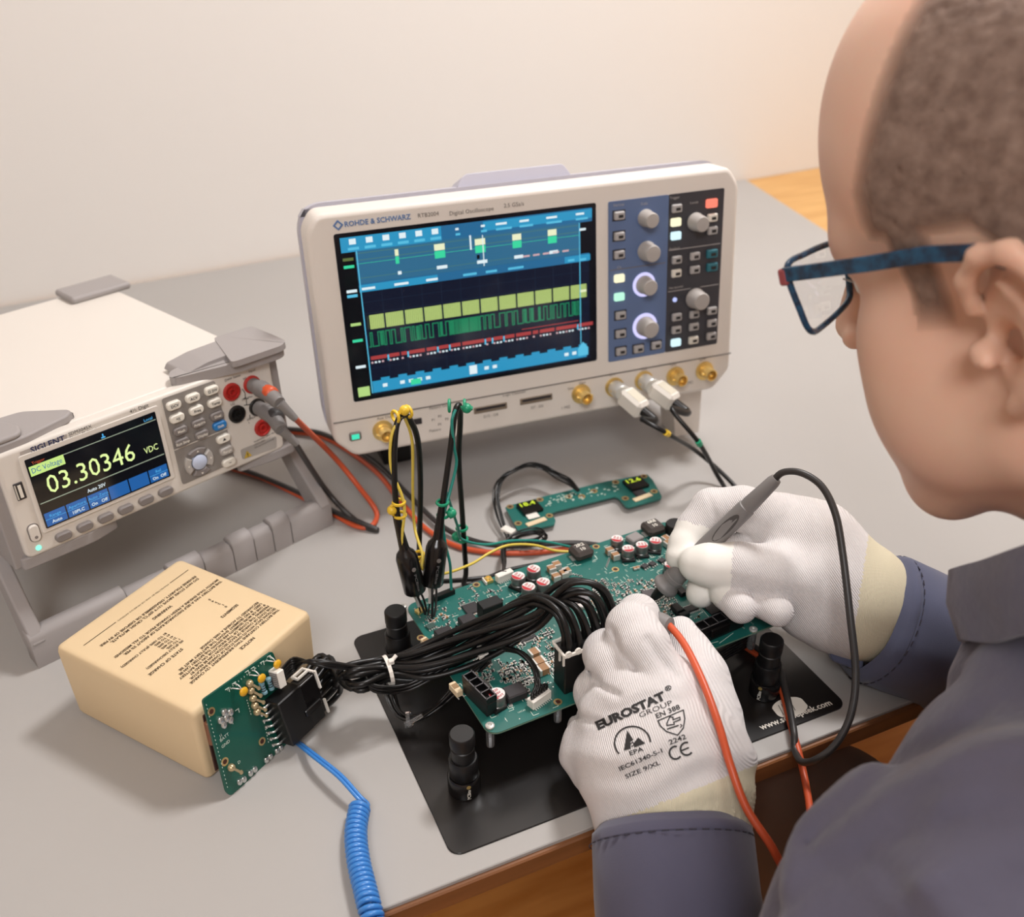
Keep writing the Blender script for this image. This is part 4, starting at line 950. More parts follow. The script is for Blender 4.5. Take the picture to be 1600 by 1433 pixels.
# tall wire connector with its white lock strip
a = bq(882, 1087); LCW, LCD, LCH = .0470, .0150, .0335
lc = MB().box((a.x+LCW/2, a.y+LCD/2, LCH/2), (LCW, LCD, LCH), .0008).build('tall_connector', black_plastic, pcb); reg(a.x+LCW/2, a.y, .024)
MB().box((a.x+LCW*.62, a.y-.0010, LCH-.005), (.0110, .0022, .0055), .0006).build('latch', black_gloss, lc)
ls = MB(); ls.box((a.x+LCW/2, a.y-.0006, LCH+.0006), (LCW+.002, .0016, .0026), .0004); ls.box((a.x+LCW/2, a.y+LCD+.0004, LCH+.0006), (LCW+.002, .0016, .0026), .0004); ls.box((a.x-.0006, a.y+LCD/2, LCH+.0004), (.0016, LCD, .0022), .0003)
ls.box((a.x-.0006, a.y+.001, LCH-.004), (.0012, .0012, .0085)); ls.box((a.x-.0006, a.y+.006, LCH-.004), (.0012, .0012, .0075))
for k in range(7): ls.cyl((a.x+.002+k*LCW/6.6, a.y-.0012, LCH+.0014), (a.x+.002+k*LCW/6.6, a.y+.0002, LCH+.0014), .0024, n=10)
ls.build('white_lock_strip', nylon_white, lc)
LCP = [[BF @ Vector((a.x+.0048+k*.0073, a.y+LCD*(.28+.44*r), LCH)) for k in range(6)] for r in (0, 1)]
WCP = [BF @ (wcn_c) for wcn_c in [Vector((C(zz1, 990, 1118)[0]+(k-3)*.0021, C(zz1, 990, 1118)[1]+(k-3)*.0006, .0066)) for k in range(7)]]
# small header with the green wire, row of pins
x, y = C(zz1, 430, 500); MB().box((x, y, .0022), (.0170, .0042, .0044), .0003, Matrix.Rotation(.1, 3, 'Z')).build('pin_header', black_plastic, pcb)
HDR = BF @ Vector((x+.006, y, .0045))
x, y = C(zz1, 290, 590); MB().box((x, y, .0014), (.0075, .0050, .0026), .0004, Matrix.Rotation(.3, 3, 'Z')).build('test_socket', gold, pcb); reg(x, y, .006)
TSK = BF @ Vector((x, y, .004))
# tiny soldered parts: real blocks, too small to pick apart one by one
sm = {'body': MB(), 'end': MB(), 'tan': MB(), 'silk': MB(), 'via': MB()}
rr = random.Random(21)
def free(x, y, m=.001): return .003 < x < BW-.003 and .003 < y < BD-.003 and all((x-a)**2+(y-b)**2 > (r*.8+m)**2 for a, b, r in occ)
def smd(x, y, ang, s=1.0, tan=False):
    R = Matrix.Rotation(ang, 3, 'Z'); w, d, h = .0018*s, .0010*s, .0007*s; c = Vector((x, y, h/2))
    sm['tan' if tan else 'body'].box(c, (w*.55, d*.96, h*.95), 0, R)
    for sd in (-1, 1): sm['end'].box(c+R @ Vector((sd*w*.38, 0, 0)), (w*.24, d, h), 0, R)
def patch(zf, u0, v0, u1, v1, n, grid=.0026):
    for _ in range(n):
        x, y = C(zf, rr.uniform(u0, u1), rr.uniform(v0, v1)); x = round(x/grid)*grid; y = round(y/grid)*grid
        if free(x, y, .0): smd(x+rr.uniform(-.0002, .0002), y, rr.choice((0, PI/2, PI/2)), rr.choice((.8, 1, 1, 1.3, 1.8)), rr.random() < .25)
patch(zz1, 740, 680, 1060, 800, 130, .0022); patch(zz1, 560, 880, 720, 1010, 80, .0022); patch(zz1, 760, 880, 960, 1010, 150, .0023)
patch(zz2_, 240, 480, 640, 680, 300, .0022); patch(zz2_, 560, 500, 760, 660, 120, .0022); patch(zz1, 500, 450, 800, 700, 60); patch(zz1, 240, 560, 480, 720, 70, .0024)
patch(zz1, 1020, 800, 1090, 960, 50, .0022); patch(zz2_, 640, 640, 900, 720, 40); patch(zz1, 620, 820, 700, 900, 60, .0022)
patch(zz1, 840, 990, 1060, 1080, 40)
for (zf, u, v, n, du, dv) in ((zz2_, 530, 600, 9, 9, -14), (zz2_, 620, 600, 10, 9, -4), (zz2_, 112, 440, 6, 14, 3), (zz2_, 330, 400, 7, 3, -8), (zz1, 1165, 360, 6, 15, 4), (zz1, 340, 690, 6, 10, -2)):
    for k in range(n):
        x, y = C(zf, u+du*k, v+dv*k); smd(x, y, PI/2, .9)
for _ in range(170):
    x, y = rr.uniform(.004, BW-.004), rr.uniform(.004, BD-.004)
    if free(x, y, .001): sm['via'].lathe([(.0005, 0), (.0005, .0001)], (x, y, 0), n=6)
def sl(x0, y0, x1, y1, t=.00035):
    if not (0 < min(x0, x1) and max(x0, x1) < BW and 0 < min(y0, y1) and max(y0, y1) < BD): return
    d = Vector((x1-x0, y1-y0, 0)); L = d.length; sm['silk'].box(((x0+x1)/2, (y0+y1)/2, .0001), (L, t, .0002), 0, Matrix.Rotation(math.atan2(d.y, d.x), 3, 'Z'))
for _ in range(330):
    x, y = rr.uniform(.006, BW-.008), rr.uniform(.005, BD-.006)
    if not free(x, y, .0015): continue
    k = rr.random()
    if k < .4: put_text(sm['silk'], rr.choice(('R', 'C', 'U', 'L', 'Q', 'D'))+str(rr.randint(1, 99)), Matrix.Translation((x, y, 0)) @ Matrix.Rotation(rr.choice((0, PI/2)), 4, 'Z'), .0013)
    elif k < .75: sl(x, y, x+rr.choice((.003, .005)), y)
    else: sl(x, y, x, y+.0035)
for x, y, r in occ:
    if r > .006:
        q = r*.92
        for s1, s2 in ((-1, -1), (1, 1), (1, -1), (-1, 1)): sl(x+s1*q, y+s2*q, x+s1*q*.55, y+s2*q); sl(x+s1*q, y+s2*q, x+s1*q, y+s2*q*.55)
p0 = [C(zz4_, *q) for q in ((925, 830), (1185, 760), (1195, 775), (1310, 690), (880, 500), (1050, 490), (1110, 560))]
sl(*p0[0], *p0[1]); sl(*p0[2], *p0[3]); sl(*p0[4], *p0[5]); sl(*p0[5], *p0[6])
for k, (a_, b_) in enumerate(((900, 440), (1060, 440))): pass
sm['body'].build('tiny_chips', dark_chip, pcb, stuff=True); sm['end'].build('solder_ends', tin, pcb, stuff=True); sm['tan'].build('tiny_ceramics', mlcc_tan, pcb, stuff=True)
sm['silk'].build('silkscreen', silk, pcb, stuff=True); sm['via'].build('solder_dots', solder, pcb, stuff=True)

# ------------------------------------------------------------------ small display board behind it
def s5(u, v): return 740+u*.2, 690+v*.2
SZ = .006
dsp = wthing('display_board', 'small green board with two tiny lit yellow-green number displays', 'circuit board', at(905, 785, 0))
out = [(248, 515), (290, 495), (480, 450), (520, 436), (1040, 310), (1190, 284), (1355, 255), (1400, 300), (1470, 428), (1462, 445), (1215, 515), (1185, 505), (1130, 440), (1100, 430), (640, 545), (610, 560), (640, 615), (630, 648), (370, 705), (345, 695)]
pts = [at(*s5(u, v), SZ) for u, v in out]
wp(MB().prism([(p.x, p.y) for p in pts], SZ-.0016, SZ), 'board', pcb_green, dsp)
yl = ME('digits_lit', (206, 226, 60), 1.0)
for u, v, w in ((432, 520, 0), (1258, 335, 1)):
    p = at(*s5(u, v), SZ); m = wp(MB().box((p.x, p.y-.002, SZ+.0018), (.0195, .0175, .0036), .0006, Matrix.Rotation(.02, 3, 'Z')), 'display', black_gloss, dsp)
    t = MB(); put_text(t, '12.' if not w else '▪1', Matrix.Translation((p.x-.0075, p.y-.0015, SZ+.0038)), .0062, None, True) if False else put_text(t, '18.4' if not w else '12.6', Matrix.Translation((p.x-.0078, p.y-.001, SZ+.0038)), .0058, .0145, True)
    wsub(t, 'digits', yl, m)
    q = at(*s5(*((490, 632) if not w else (1320, 440))), SZ); wp(MB().box((q.x, q.y, SZ+.0006), (.020, .0055, .0012), .0003, Matrix.Rotation(.12, 3, 'Z')), 'ribbon_socket', beige_nylon, dsp)
    q = at(*s5(*((465, 592) if not w else (1300, 412))), SZ); wp(MB().box((q.x, q.y+.001, SZ+.0010), (.011, .008, .0010), .0003), 'film_cable', nylon_white if not w else dark_chip, dsp)
for u, v in ((285, 510), (348, 640), (592, 580), (518, 455), (742, 432), (845, 430), (940, 388), (1110, 318), (1185, 445), (1410, 390), (1330, 272)):
    p = at(*s5(u, v), SZ); r = wp(MB().lathe([(.0034, 0), (.0034, .0003), (.0018, .0003), (.0017, 0)], p, n=16), 'mounting_hole', brass, dsp, 40)
    wsub(MB().lathe([(.0018, .0001), (.0018, .0002)], p, n=10), 'hole', MATS['hole_brown'], r)
ss = MB(); rr = random.Random(8)
for _ in range(60):
    t = rr.random(); p = at(*s5(560+t*560+rr.uniform(-20, 20), 480-t*110+rr.uniform(-40, 30)), SZ); ss.box(p+Vector((0, 0, .0003)), (rr.choice((.001, .002)), .001, .0006))
wp(ss, 'tiny_parts', silk, dsp, stuff=True)
wp(MB().box(at(830, 805, .0022), (.012, .012, .0044), .0008), 'spacer', nylon_white, dsp); wp(MB().box(at(1000, 780, .0022), (.012, .012, .0044), .0008), 'spacer', nylon_white, dsp)

# ------------------------------------------------------------------ wire harness from the battery board to the tall connector
har = wthing('wire_harness', 'thick bundle of black wires arching from the battery board over the circuit board', 'wires', at(600, 1060, 0))
rr = random.Random(4)
spine = [(at(545, 1062, .044), .012), (at(600, 1046, .040), .0090), (at(650, 1042, .043), .0130), (at(712, 1018, .052), .0155), (at(778, 986, .068), .0155), (at(826, 960, .081), .0135)]
for r in (0, 1):
    for k in range(6):
        a = PLUG[r][k]; e = LCP[1-r][5-k]; ang = 2*PI*(k/6)+r*.6; fx = math.cos(ang); fz = math.sin(ang)
        pts = [a, a+PDIR*.018+Vector((0, 0, .002))]
        for j, (p, q) in enumerate(spine):
            tw = ang+j*.35; q *= (.95 if r else .55); pts.append(p+Vector((-.3*math.cos(tw), .95*math.cos(tw), 0))*q+Vector((0, 0, math.sin(tw)*q*.75))+Vector((rr.uniform(-1, 1), rr.uniform(-1, 1), rr.uniform(-1, 1)))*.0012)
        S_ = pts[-1]; kk_ = 5-k
        pts += [S_.lerp(e, .42)+Vector((0, .003, .0135+.0024*kk_+.003*r)), S_.lerp(e, .80)+Vector((.001, .002, .0175+.0022*kk_+.003*r)), e+Vector((.0004, .0008, .0085)), e+Vector((0, 0, -.002))]
        wp(MB().tube(pts, .0021, 8, 6), 'wire', black_rubber, har, 60)
for k in range(7):
    a = SIGC+Vector((0, 0, (k-3)*.0018)); e = WCP[k]; o = Vector((rr.uniform(-1, 1), rr.uniform(-1, 1), rr.uniform(-1, 1)))*.0030
    pts = [a, a+PDIR*.012+Vector((0, 0, .001)), at(490, 1035, .062)+o, at(545, 1042, .052)+o, at(606, 1052, .034)+o, at(660, 1058, .033)+o, at(720, 1028, .047)+o, at(770, 1013, .056)+o*.9, at(808, 1018, .062)+o*.8, at(832, 1040, .060)+o*.6, at(840, 1068, .053)+o*.5, e+Vector((0, 0, .004)), e]
    wp(MB().tube(pts, .00085, 6, 5), 'thin_wire', black_rubber, har, 60)
for k in range(5):
    o = Vector((rr.uniform(-1, 1), rr.uniform(-1, 1), rr.uniform(-.6, .6)))*.0045
    pts = [at(588, 1042, .042)+o, at(602, 1062, .032)+o, at(610, 1088, .020)+o, at(624, 1118, .012)+o*.6, at(650, 1124, .012)+o*.5, at(684, 1104, .018)+o*.6, at(722, 1068, .032)+o, at(762, 1032, .050)+o*.7]
    wp(MB().tube(pts, .0012, 6, 5), 'loop_wire', black_rubber, har, 60)
for k in range(3):
    o = Vector((0, 0, .0028*(k-1)))
    pts = [at(583, 1046, .046)+o, at(572, 1062, .044)+o, at(590, 1077, .040)+o, at(640, 1073, .034)+o, at(700, 1040, .045)+o]
    wp(MB().tube(pts, .0011, 6, 5), 'loop_wire', black_rubber, har, 60)
def ziptie(c, ax, r, tail, tail_d, m=nylon_white):
    ax = ax.normalized(); t = ax.orthogonal().normalized(); w = ax.cross(t)
    z = MB().rings([[c+(t*math.cos(2*PI*k/18)+w*math.sin(2*PI*k/18))*q+ax*h for q, h in ((r, -.0013), (r+.0008, -.0013), (r+.0008, .0013), (r, .0013))] for k in range(18)], closed=True)
    z.tube([c+tail, c+tail+tail_d*.4, c+tail+tail_d], .0013, 6, 3, flat=.5); z.box(c+tail, (.0038, .0036, .0036), .0005)
    return wp(z, 'cable_tie', m, har)
ziptie(at(606, 1048, .040), at(650, 1030, .045)-at(560, 1060, .044), .0100, at(611, 1034, .050)-at(606, 1048, .040), Vector((.0045, .0015, .0028)))
ziptie(at(640, 1124, .011), at(684, 1104, .018)-at(624, 1118, .012), .0048, at(636, 1132, .011)-at(640, 1124, .011), at(664, 1118, .018)-at(640, 1132, .012), nylon_clear)
ziptie(at(752, 1020, .050), at(770, 1013, .056)-at(720, 1028, .047), .0042, at(752, 1026, .052)-at(752, 1020, .050), Vector((.005, -.001, .001)))

# ------------------------------------------------------------------ blue coiled cord
cord = wthing('coiled_cord', 'bright blue coiled earthing cord hanging over the desk edge', 'cord', at(555, 1262, 0))
st0 = PF @ Vector((.004, pq(459, 1158)[0]-.001, .0030))
for sd in (-1, 1):
    wp(MB().tube([st0+Vector((sd*.0009, 0, .0005)), at(490, 1180, .010)+Vector((sd*.0012, 0, 0)), at(530, 1212, .013)+Vector((sd*.0012, 0, 0)), at(560, 1245, .010)+Vector((sd*.0011, 0, 0)), at(573, 1258, .007)+Vector((sd*.001, 0, 0)), at(570, 1268, .0105)], .0012, 8, 6), 'straight_lead', blue_cord, cord, 60)
ax = spline([at(562, 1262, .0075), at(556, 1300, .0075), at(560, 1345, .0075), at(571, 1392, .0078), at(579, 1424, .0075), at(591, 1468, .000), at(600, 1520, -.02)], 40)
Ls = [0]
for a, b in zip(ax[:-1], ax[1:]): Ls.append(Ls[-1]+(b-a).length)
pts = []; pitch = .0034; N = int(Ls[-1]/pitch*16); j = 0
for i in range(N):
    s = i/16*pitch
    while j < len(Ls)-2 and Ls[j+1] < s: j += 1
    t = (s-Ls[j])/max(1e-9, Ls[j+1]-Ls[j]); p = ax[j].lerp(ax[j+1], t); T = (ax[j+1]-ax[j]).normalized(); n1 = T.cross(Vector((0, 0, 1))).normalized(); n2 = n1.cross(T)
    a = i/16*2*PI; pts.append(p+(n1*math.cos(a)+n2*math.sin(a))*.0056)
wp(MB().tube(pts, .00155, 7, 0), 'coil', blue_cord, cord, 80)

# ------------------------------------------------------------------ meter leads (plugs in the meter, cable round and under the board, probes in the hands)
def dpt(u, v, off): return DF @ onframe(DF, u, v, off)
def plugw(u, v): x = onframe(DF, *q5(u, v), 0); return DF @ x
DN = DF.to_3x3() @ Vector((0, -1, 0))
def meter_lead(nm, label, jack, turn, relief, cap_m, cable_m, pts, loc):
    t = wthing(nm, label, 'test lead', loc, 'meter test leads'); jp = DF @ jack; el = jp+DN*.020
    wp(MB().lathe([(.0058, .001), (.0060, .012), (.0066, .018)], jp, DN, 18), 'plug_collar', probe_grey, t, 50)
    d = (turn-el).normalized()
    b = MB(); 
    b.tube([jp+DN*.013, el+d*.003, el+d*.016, turn], lambda q: .0072-.0022*q, 12, 5)
    wp(b, 'plug_body', probe_grey, t, 60)
    wp(MB().lathe([(.0060, .000), (.0062, .0065), (.0056, .0085), (.0030, .0095)], el+DN*.0020, DN, 18), 'plug_cap', cap_m, t, 60)
    wp(MB().tube([turn, turn.lerp(relief, .5), relief], lambda q: .0042-.0014*q, 10, 4), 'strain_relief', probe_grey, t, 60)
    wp(MB().tube([turn.lerp(relief, .8)]+pts, .0024, 10, 7), 'cable', cable_m, t, 60)
    return t
r0 = at(440, 632, .128); r1 = at(463, 653, .118)
r0, r1 = dpt(437, 630, -.040), dpt(462, 655, -.046)
end_r = V_E = dep(1045, 977, .625)
lead_r = meter_lead('test_lead', 'orange-red test lead from the meter round to the gloved left hand', jr, r0, r1, orange_soft, orange_soft,
    [at(520, 712, .060), at(560, 760, .028), at(588, 800, .006), at(580, 822, .0030), at(556, 822, .0028), at(520, 803, .0028), at(468, 775, .0028), at(405, 745, .0028), at(345, 725, .0028), at(330, 700, .0028), at(400, 676, .0028), at(475, 677, .0028), at(520, 690, .0028), at(585, 735, .0026), at(625, 783, .0026), at(665, 826, .0026), at(712, 853, .0026), at(765, 863, .0026), at(830, 864, .0026), at(905, 858, .0026), at(985, 880, .0038), at(1090, 960, .0038), at(1205, 1040, .0042), at(1222, 1080, .0045), at(1235, 1130, .0045), at(1247, 1172, .004), dep(1257, 1215, .635), dep(1266, 1270, .610), dep(1268, 1330, .585), dep(1258, 1400, .555), dep(1236, 1380, .545), dep(1205, 1322, .540), dep(1166, 1262, .545), dep(1141, 1195, .552), dep(1122, 1130, .565), dep(1098, 1065, .585), dep(1070, 1008, .608), end_r+Vector((0, 0, .0)), dep(1036, 975, .629)], at(590, 800, 0))
k0, k1 = dpt(440, 672, -.040), dpt(464, 694, -.044)
pe0, pe1 = at(1012, 943, .0425), dep(1213, 748, .655)
pax = (pe1-pe0).normalized()
lead_b = meter_lead('test_lead', 'black test lead whose grey probe is held in the right glove', jb, k0, k1, probe_dark, M('dark_cable_grey', (52, 49, 48), .42),
    [at(505, 760, .035), at(540, 800, .012), at(572, 824, .0030), at(590, 828, .0028), at(560, 815, .0074), at(520, 798, .0078), at(468, 770, .0078), at(400, 741, .0078), at(332, 718, .0078), at(325, 694, .0078), at(400, 671, .0078), at(475, 672, .0078), at(520, 684, .0078), at(585, 722, .0076), at(640, 775, .0055), at(690, 822, .0055), at(740, 845, .0050), at(790, 853, .0078), at(850, 850, .0078), at(920, 850, .0078), at(990, 870, .009), at(1090, 950, .009), at(1206, 1030, .009), at(1226, 1075, .009), at(1240, 1140, .009), dep(1242, 1170, .648), dep(1252, 1190, .635), dep(1275, 1187, .622), dep(1306, 1163, .618), dep(1330, 1115, .618), dep(1337, 1050, .620), dep(1328, 960, .622), dep(1316, 860, .628), dep(1305, 802, .633), dep(1284, 760, .640), dep(1252, 739, .646), pe1+pax*.006, pe1-pax*.004], at(585, 828, 0))
# grey probe
def axl(t): return pe0+pax*t
PL = (pe1-pe0).length
def clip(u, v):                                  # distance along the probe of the point seen nearest pixel (u, v)
    best = min(range(401), key=lambda i: (lambda q: (q[0]-u)**2+(q[1]-v)**2)(pxy(axl(PL*i/400)))); return PL*best/400
def pxy(P):
    d = np.array(P)-CPOS; z = -(d@RB); return 800+FPX*(d@RX)/z, 716.5-FPX*(d@RU)/z
tc, tf, tb, te = clip(1040, 915), clip(1062, 897), clip(1170, 790), PL
wp(MB().lathe([(.0006, 0), (.0010, .002), (.0030, .008), (.0046, tc*.86), (.0048, tc)], pe0, pax, 20), 'probe_tip', black_plastic, lead_b, 50)
wp(MB().lathe([(.0050, tc-.003), (.0092, tc-.002), (.0098, tc), (.0092, tc+.002), (.0074, tc+.004), (.0072, tc+.007), (.0078, tc+.0075), (.0078, tc+.0105), (.0072, tc+.011), (.0074, tc+.017), (.0068, tc+.020), (.0060, tc+.028)], pe0, pax, 28), 'probe_guard', probe_grey, lead_b, 50)
wp(MB().lathe([(.0060, tc+.020), (.0064, tc+.03), (.0068, (tc+tb)/2), (.0064, tb-.002), (.0056, tb-.0015), (.0056, tb), (.0058, tb+.001), (.0046, te-.003), (.0038, te)], pe0, pax, 28), 'probe_handle', probe_grey, lead_b, 50)
cdir = (Vector(CPOS)-axl(tb*.8)); cdir = (cdir-pax*cdir.dot(pax)).normalized(); s1 = pax.cross(cdir)
g0 = clip(1138, 822); wp(MB().add([axl(g0)+pax*(.0135*math.cos(2*PI*k/20))+s1*(.0036*math.sin(2*PI*k/20))+cdir*(.0068-.0011*math.sin(2*PI*k/20)**2) for k in range(20)], [tuple(range(20))]), 'grip_oval', M('grip_dark', (78, 74, 72), .8, bump=(1200, .6, .0006)), lead_b)
# red probe, collar showing between finger and thumb
q0, q1_ = dep(1044, 978, .626), dep(1001, 965, .640)
rd = (q1_-q0).normalized()
wp(MB().lathe([(.0030, -.002), (.0058, -.001), (.0070, .004), (.0074, .012), (.0066, .020), (.0052, .030)], q0, rd, 22), 'probe_handle', probe_grey, lead_r, 50)
wp(MB().lathe([(.0045, .028), (.0030, .040), (.0010, .052), (.0004, .056)], q0, (rd+Vector((0.0, .4, -.25))).normalized(), 14), 'probe_tip', black_plastic, lead_r, 50)

# ------------------------------------------------------------------ oscilloscope probes: box on the socket, cable, clipped probe on the board
SN = SF.to_3x3() @ Vector((0, -1, 0)); SD = (SF.to_3x3() @ Vector((0.35, 0, -.38)))
def oprobe(label, b, cm, boxdir, cpts, probe, loop, tip, clipm, wirem, marks):
    t = wthing('oscilloscope_probe', label, 'probe', loop[-1], 'clipped oscilloscope probes'); bp = SF @ b
    d = (SN*.70+SD*.9).normalized() if boxdir is None else boxdir.normalized()
    up = SF.to_3x3() @ Vector((0, 0, 1)); sx = d.cross(up).normalized(); up = sx.cross(d)
    R = Matrix((sx, d, up)).transposed()
    bx = bp+SN*.002
    wp(MB().lathe([(.0075, -.012), (.0078, -.002), (.0078, .003), (.007, .004)], bp, SN, 22), 'bayonet_ring', tin, t, 40)
    o = wp(MB().box(bx+d*.0145, (.0165, .026, .0175), .003, R), 'connector_box', nylon_white, t)
    wsub(MB().box(bx+d*.0145+up*.0089, (.010, .016, .0004), 0, R), 'box_label', M('label_cream_%d' % len(MATS), (214, 206, 186), .6), o)
    e = bx+d*.0265
    wp(MB().tube([e, e+d*.016, cpts[0]], lambda q: .0048-.0022*q, 12, 5), 'strain_relief', black_rubber, t, 60)
    wp(MB().tube([e+d*.015]+cpts+loop+[probe[0]+(probe[1]-probe[0]).normalized()*.004], .0021, 10, 7), 'cable', black_rubber, t, 60)
    for (u, v, z) in marks:
        k = min(range(len(cpts)-1), key=lambda i: (cpts[i]-z).length); a_, b_ = cpts[k], cpts[k+1]; wp(MB().cyl(z-(b_-a_).normalized()*.003, z+(b_-a_).normalized()*.003, .0029, n=12), 'colour_ring', cm, t, 50)
    p0, p1 = probe; ax_ = (p1-p0).normalized(); L = (p1-p0).length
    body = wp(MB().lathe([(.0023, -.032), (.0036, -.006), (.0040, -.004), (.0066, -.001), (.0078, .003), (.0080, L-.001), (.0072, L), (.0030, L+.001)], p0, ax_, 24), 'probe_body', black_gloss, t, 40)
    cd = (Vector(CPOS)-p0); cd = (cd-ax_*cd.dot(ax_)).normalized(); sd = ax_.cross(cd)
    V, F = text_mesh('PCBite', True); tb_ = MB(); W_ = V[:, 0].max()
    tb_.add([p0+ax_*(L*.42+x/W_*L*.45)+(cd*math.cos((y-.35)*.32+.35)-sd*math.sin((y-.35)*.32+.35))*.00805 for x, y in V], F); wsub(tb_, 'lettering', M('print_grey_%d' % len(MATS), (96, 94, 94), .6), body)
    wsub(MB().lathe([(.0016, 0), (.0016, .0003)], p0+ax_*(L*.30)+(cd*math.cos(.35)-sd*math.sin(.35))*.0079, cd*math.cos(.35)-sd*math.sin(.35), 12), 'mark', MATS['print_grey_%d' % (len(MATS)-1)] if False else ink_grey, body)
    wp(MB().lathe([(.0030, 0), (.0026, .004), (.0016, .007), (.0013, .014)], p1, (tip-p1), 12), 'tip_sleeve', tin, t, 40)
    wp(MB().tube([p1+(tip-p1)*.3, tip], .0006, 6, 2).tube([p1+cd*.002, p1.lerp(tip, .55)+cd*.0035-sd*.002, tip+cd*.004-sd*.003], .0009, 6, 4).tube([p1-sd*.003, p1.lerp(tip, .5)-sd*.0045, tip-sd*.0045+cd*.001], .0008, 6, 4), 'tip_springs', black_plastic, t, 60)
    for a_, b_, c_ in clipm:
        m = MB(); ax2 = c_.normalized(); t1 = ax2.orthogonal().normalized(); t2 = ax2.cross(t1)
        for h in (-.0052, .0052):
            m.rings([[a_+ax2*h+(t1*math.cos(2*PI*k/14)+t2*math.sin(2*PI*k/14))*(.0040+.0011*math.cos(2*PI*j/6))+ax2*(.0011*math.sin(2*PI*j/6)) for j in range(6)] for k in range(14)], closed=True)
        m.ball(a_+b_, .0036, 12).tube([a_+b_-ax2*.004, a_+b_*.7, a_+b_+ax2*.004], .0015, 6, 3)
        wp(m, 'cable_clip', cm, t, 60)
    for w in wirem: wp(MB().tube(w, .0011, 7, 7), 'earth_wire', MATS['yellow_wire'] if cm is yellow_clip else green_wire, t, 60)
    return t
ry = -(Vector(RX)); V3 = Vector
c1 = [SF @ onframe(SF, 1003, 655, -.060), SF @ onframe(SF, 1042, 677, -.075), at(1092, 708, .030), at(1150, 762, .006), at(1165, 800, .003), at(1120, 838, .003), at(1020, 880, .005), at(900, 885, .005), at(740, 905, .004)]
c2 = [SF @ onframe(SF, 1050, 640, -.060), SF @ onframe(SF, 1092, 692, -.080), at(1118, 738, .020), at(1136, 775, .003), at(1120, 815, .003), at(1030, 855, .009), at(910, 872, .009), at(800, 890, .009)]
l1 = [aty(657, 905, .590), aty(655, 865, .584), aty(657, 760, .576), aty(653, 690, .568), aty(640, 655, .560), aty(628, 650, .555), aty(619, 668, .551), aty(616, 720, .546), aty(619, 790, .541), aty(628, 835, .538)]
l2 = [aty(730, 915, .590), aty(728, 890, .588), aty(722, 800, .582), aty(717, 720, .576), aty(719, 660, .570), aty(718, 634, .563), aty(711, 645, .557), aty(704, 700, .552), aty(694, 770, .546), aty(686, 825, .541)]
pr1 = (aty(634, 866, .5365), aty(649, 924, .5325)); pr2 = (aty(683, 850, .5385), aty(675, 913, .534))
up_ = V3((0, 0, 1))
y1 = [aty(627, 652, .553), aty(612, 680, .549), aty(611, 730, .546), aty(628, 775, .540), aty(632, 800, .538), aty(628, 840, .536), aty(632, 868, .535)]
y2 = [aty(632, 652, .556), aty(644, 690, .566), aty(645, 770, .572), aty(648, 825, .570), aty(660, 866, .545), aty(661, 890, .538), aty(690, 897, .552), aty(735, 882, .566), aty(765, 864, .574), aty(795, 852, .578), aty(835, 852, .582), aty(870, 861, .580), aty(912, 862, .572)]
oprobe('clipped black probe with yellow cable clips and yellow wire', b1, yellow_clip, None, c1, pr1, l1, at(657, 957, .0425), [(aty(628, 647, .555), V3((.001, -.003, .004)), V3((1, .3, 0))), (aty(624, 795, .5405), -V3(RX)*.0056+V3((0, -.002, 0)), up_), (aty(655, 875, .575), V3((.003, -.003, 0)), up_)], [y1, y2], [(0, 0, c1[1])])
g1 = [aty(712, 640, .556), aty(706, 660, .553), aty(710, 700, .552), aty(713, 725, .552), aty(704, 765, .547), aty(697, 790, .543), aty(692, 815, .541), aty(696, 850, .540), aty(703, 880, .538), HDR+V3((0, 0, .012)), HDR]
g2 = [aty(698, 770, .549), aty(706, 795, .556), aty(716, 825, .566), aty(722, 843, .574), aty(760, 851, .580), aty(800, 845, .585), aty(850, 846, .590), aty(905, 858, .588)]
oprobe('clipped black probe with green cable clips and teal wire', b2, green_clip, (SN*.72+SF.to_3x3() @ Vector((.40, 0, -.36))), c2, pr2, l2, at(669, 962, .0425), [(aty(714, 634, .559), V3(RX)*.006+V3((0, -.002, -.001)), V3(RX)), (aty(692, 795, .544), V3(RX)*.0045+V3((0, -.0045, -.001)), up_), (aty(722, 834, .583), -V3(RX)*.0058+V3((0, -.003, -.001)), up_)], [g1, g2], [(0, 0, c2[1])])

# ------------------------------------------------------------------ ribbon of thin black wires from the display board
rb = wthing('ribbon_cable', 'loose loop of thin black wires joining the small display board', 'wires', at(790, 800, 0))
rr = random.Random(9)
for k in range(6):
    o = Vector((rr.uniform(-1, 1), rr.uniform(-1, 1), rr.uniform(0, 1)))*.0034+Vector((0, 0, k*.0009)); s = 1+(k-2.5)*.05
    pts = [at(903, 768, .009)+o*.4, at(888, 757, .012)+o, at(868, 747, .016)+o, at(848, 733+k, .020)+o*s, at(825, 727+k*1.5, .022)+o*s, at(800, 735+k*2, .022)+o*s, at(780, 752+k, .020)+o*s, at(773, 780, .014)+o, at(778, 808, .008)+o, at(788, 832, .005)+o*.7, at(800, 848, .0045)+o*.7, at(830, 852, .010)+o, at(848, 842, .012)+o, at(835, 834, .012)+o, at(805, 841, .010)+o, at(787, 856, .010)+o*.6, at(786, 880, .020)+o*.6, BF @ Vector((*C(zz1, 775+k*4, 390), .006))]
    wp(MB().tube(pts, .0008, 6, 6), 'thin_wire', black_rubber, rb, 60)
f = at(794, 829, .009); wp(MB().box(f, (.0075, .0120, .0035), .0005, Matrix.Rotation(.5, 3, 'Z')), 'wire_label', nylon_white, rb)
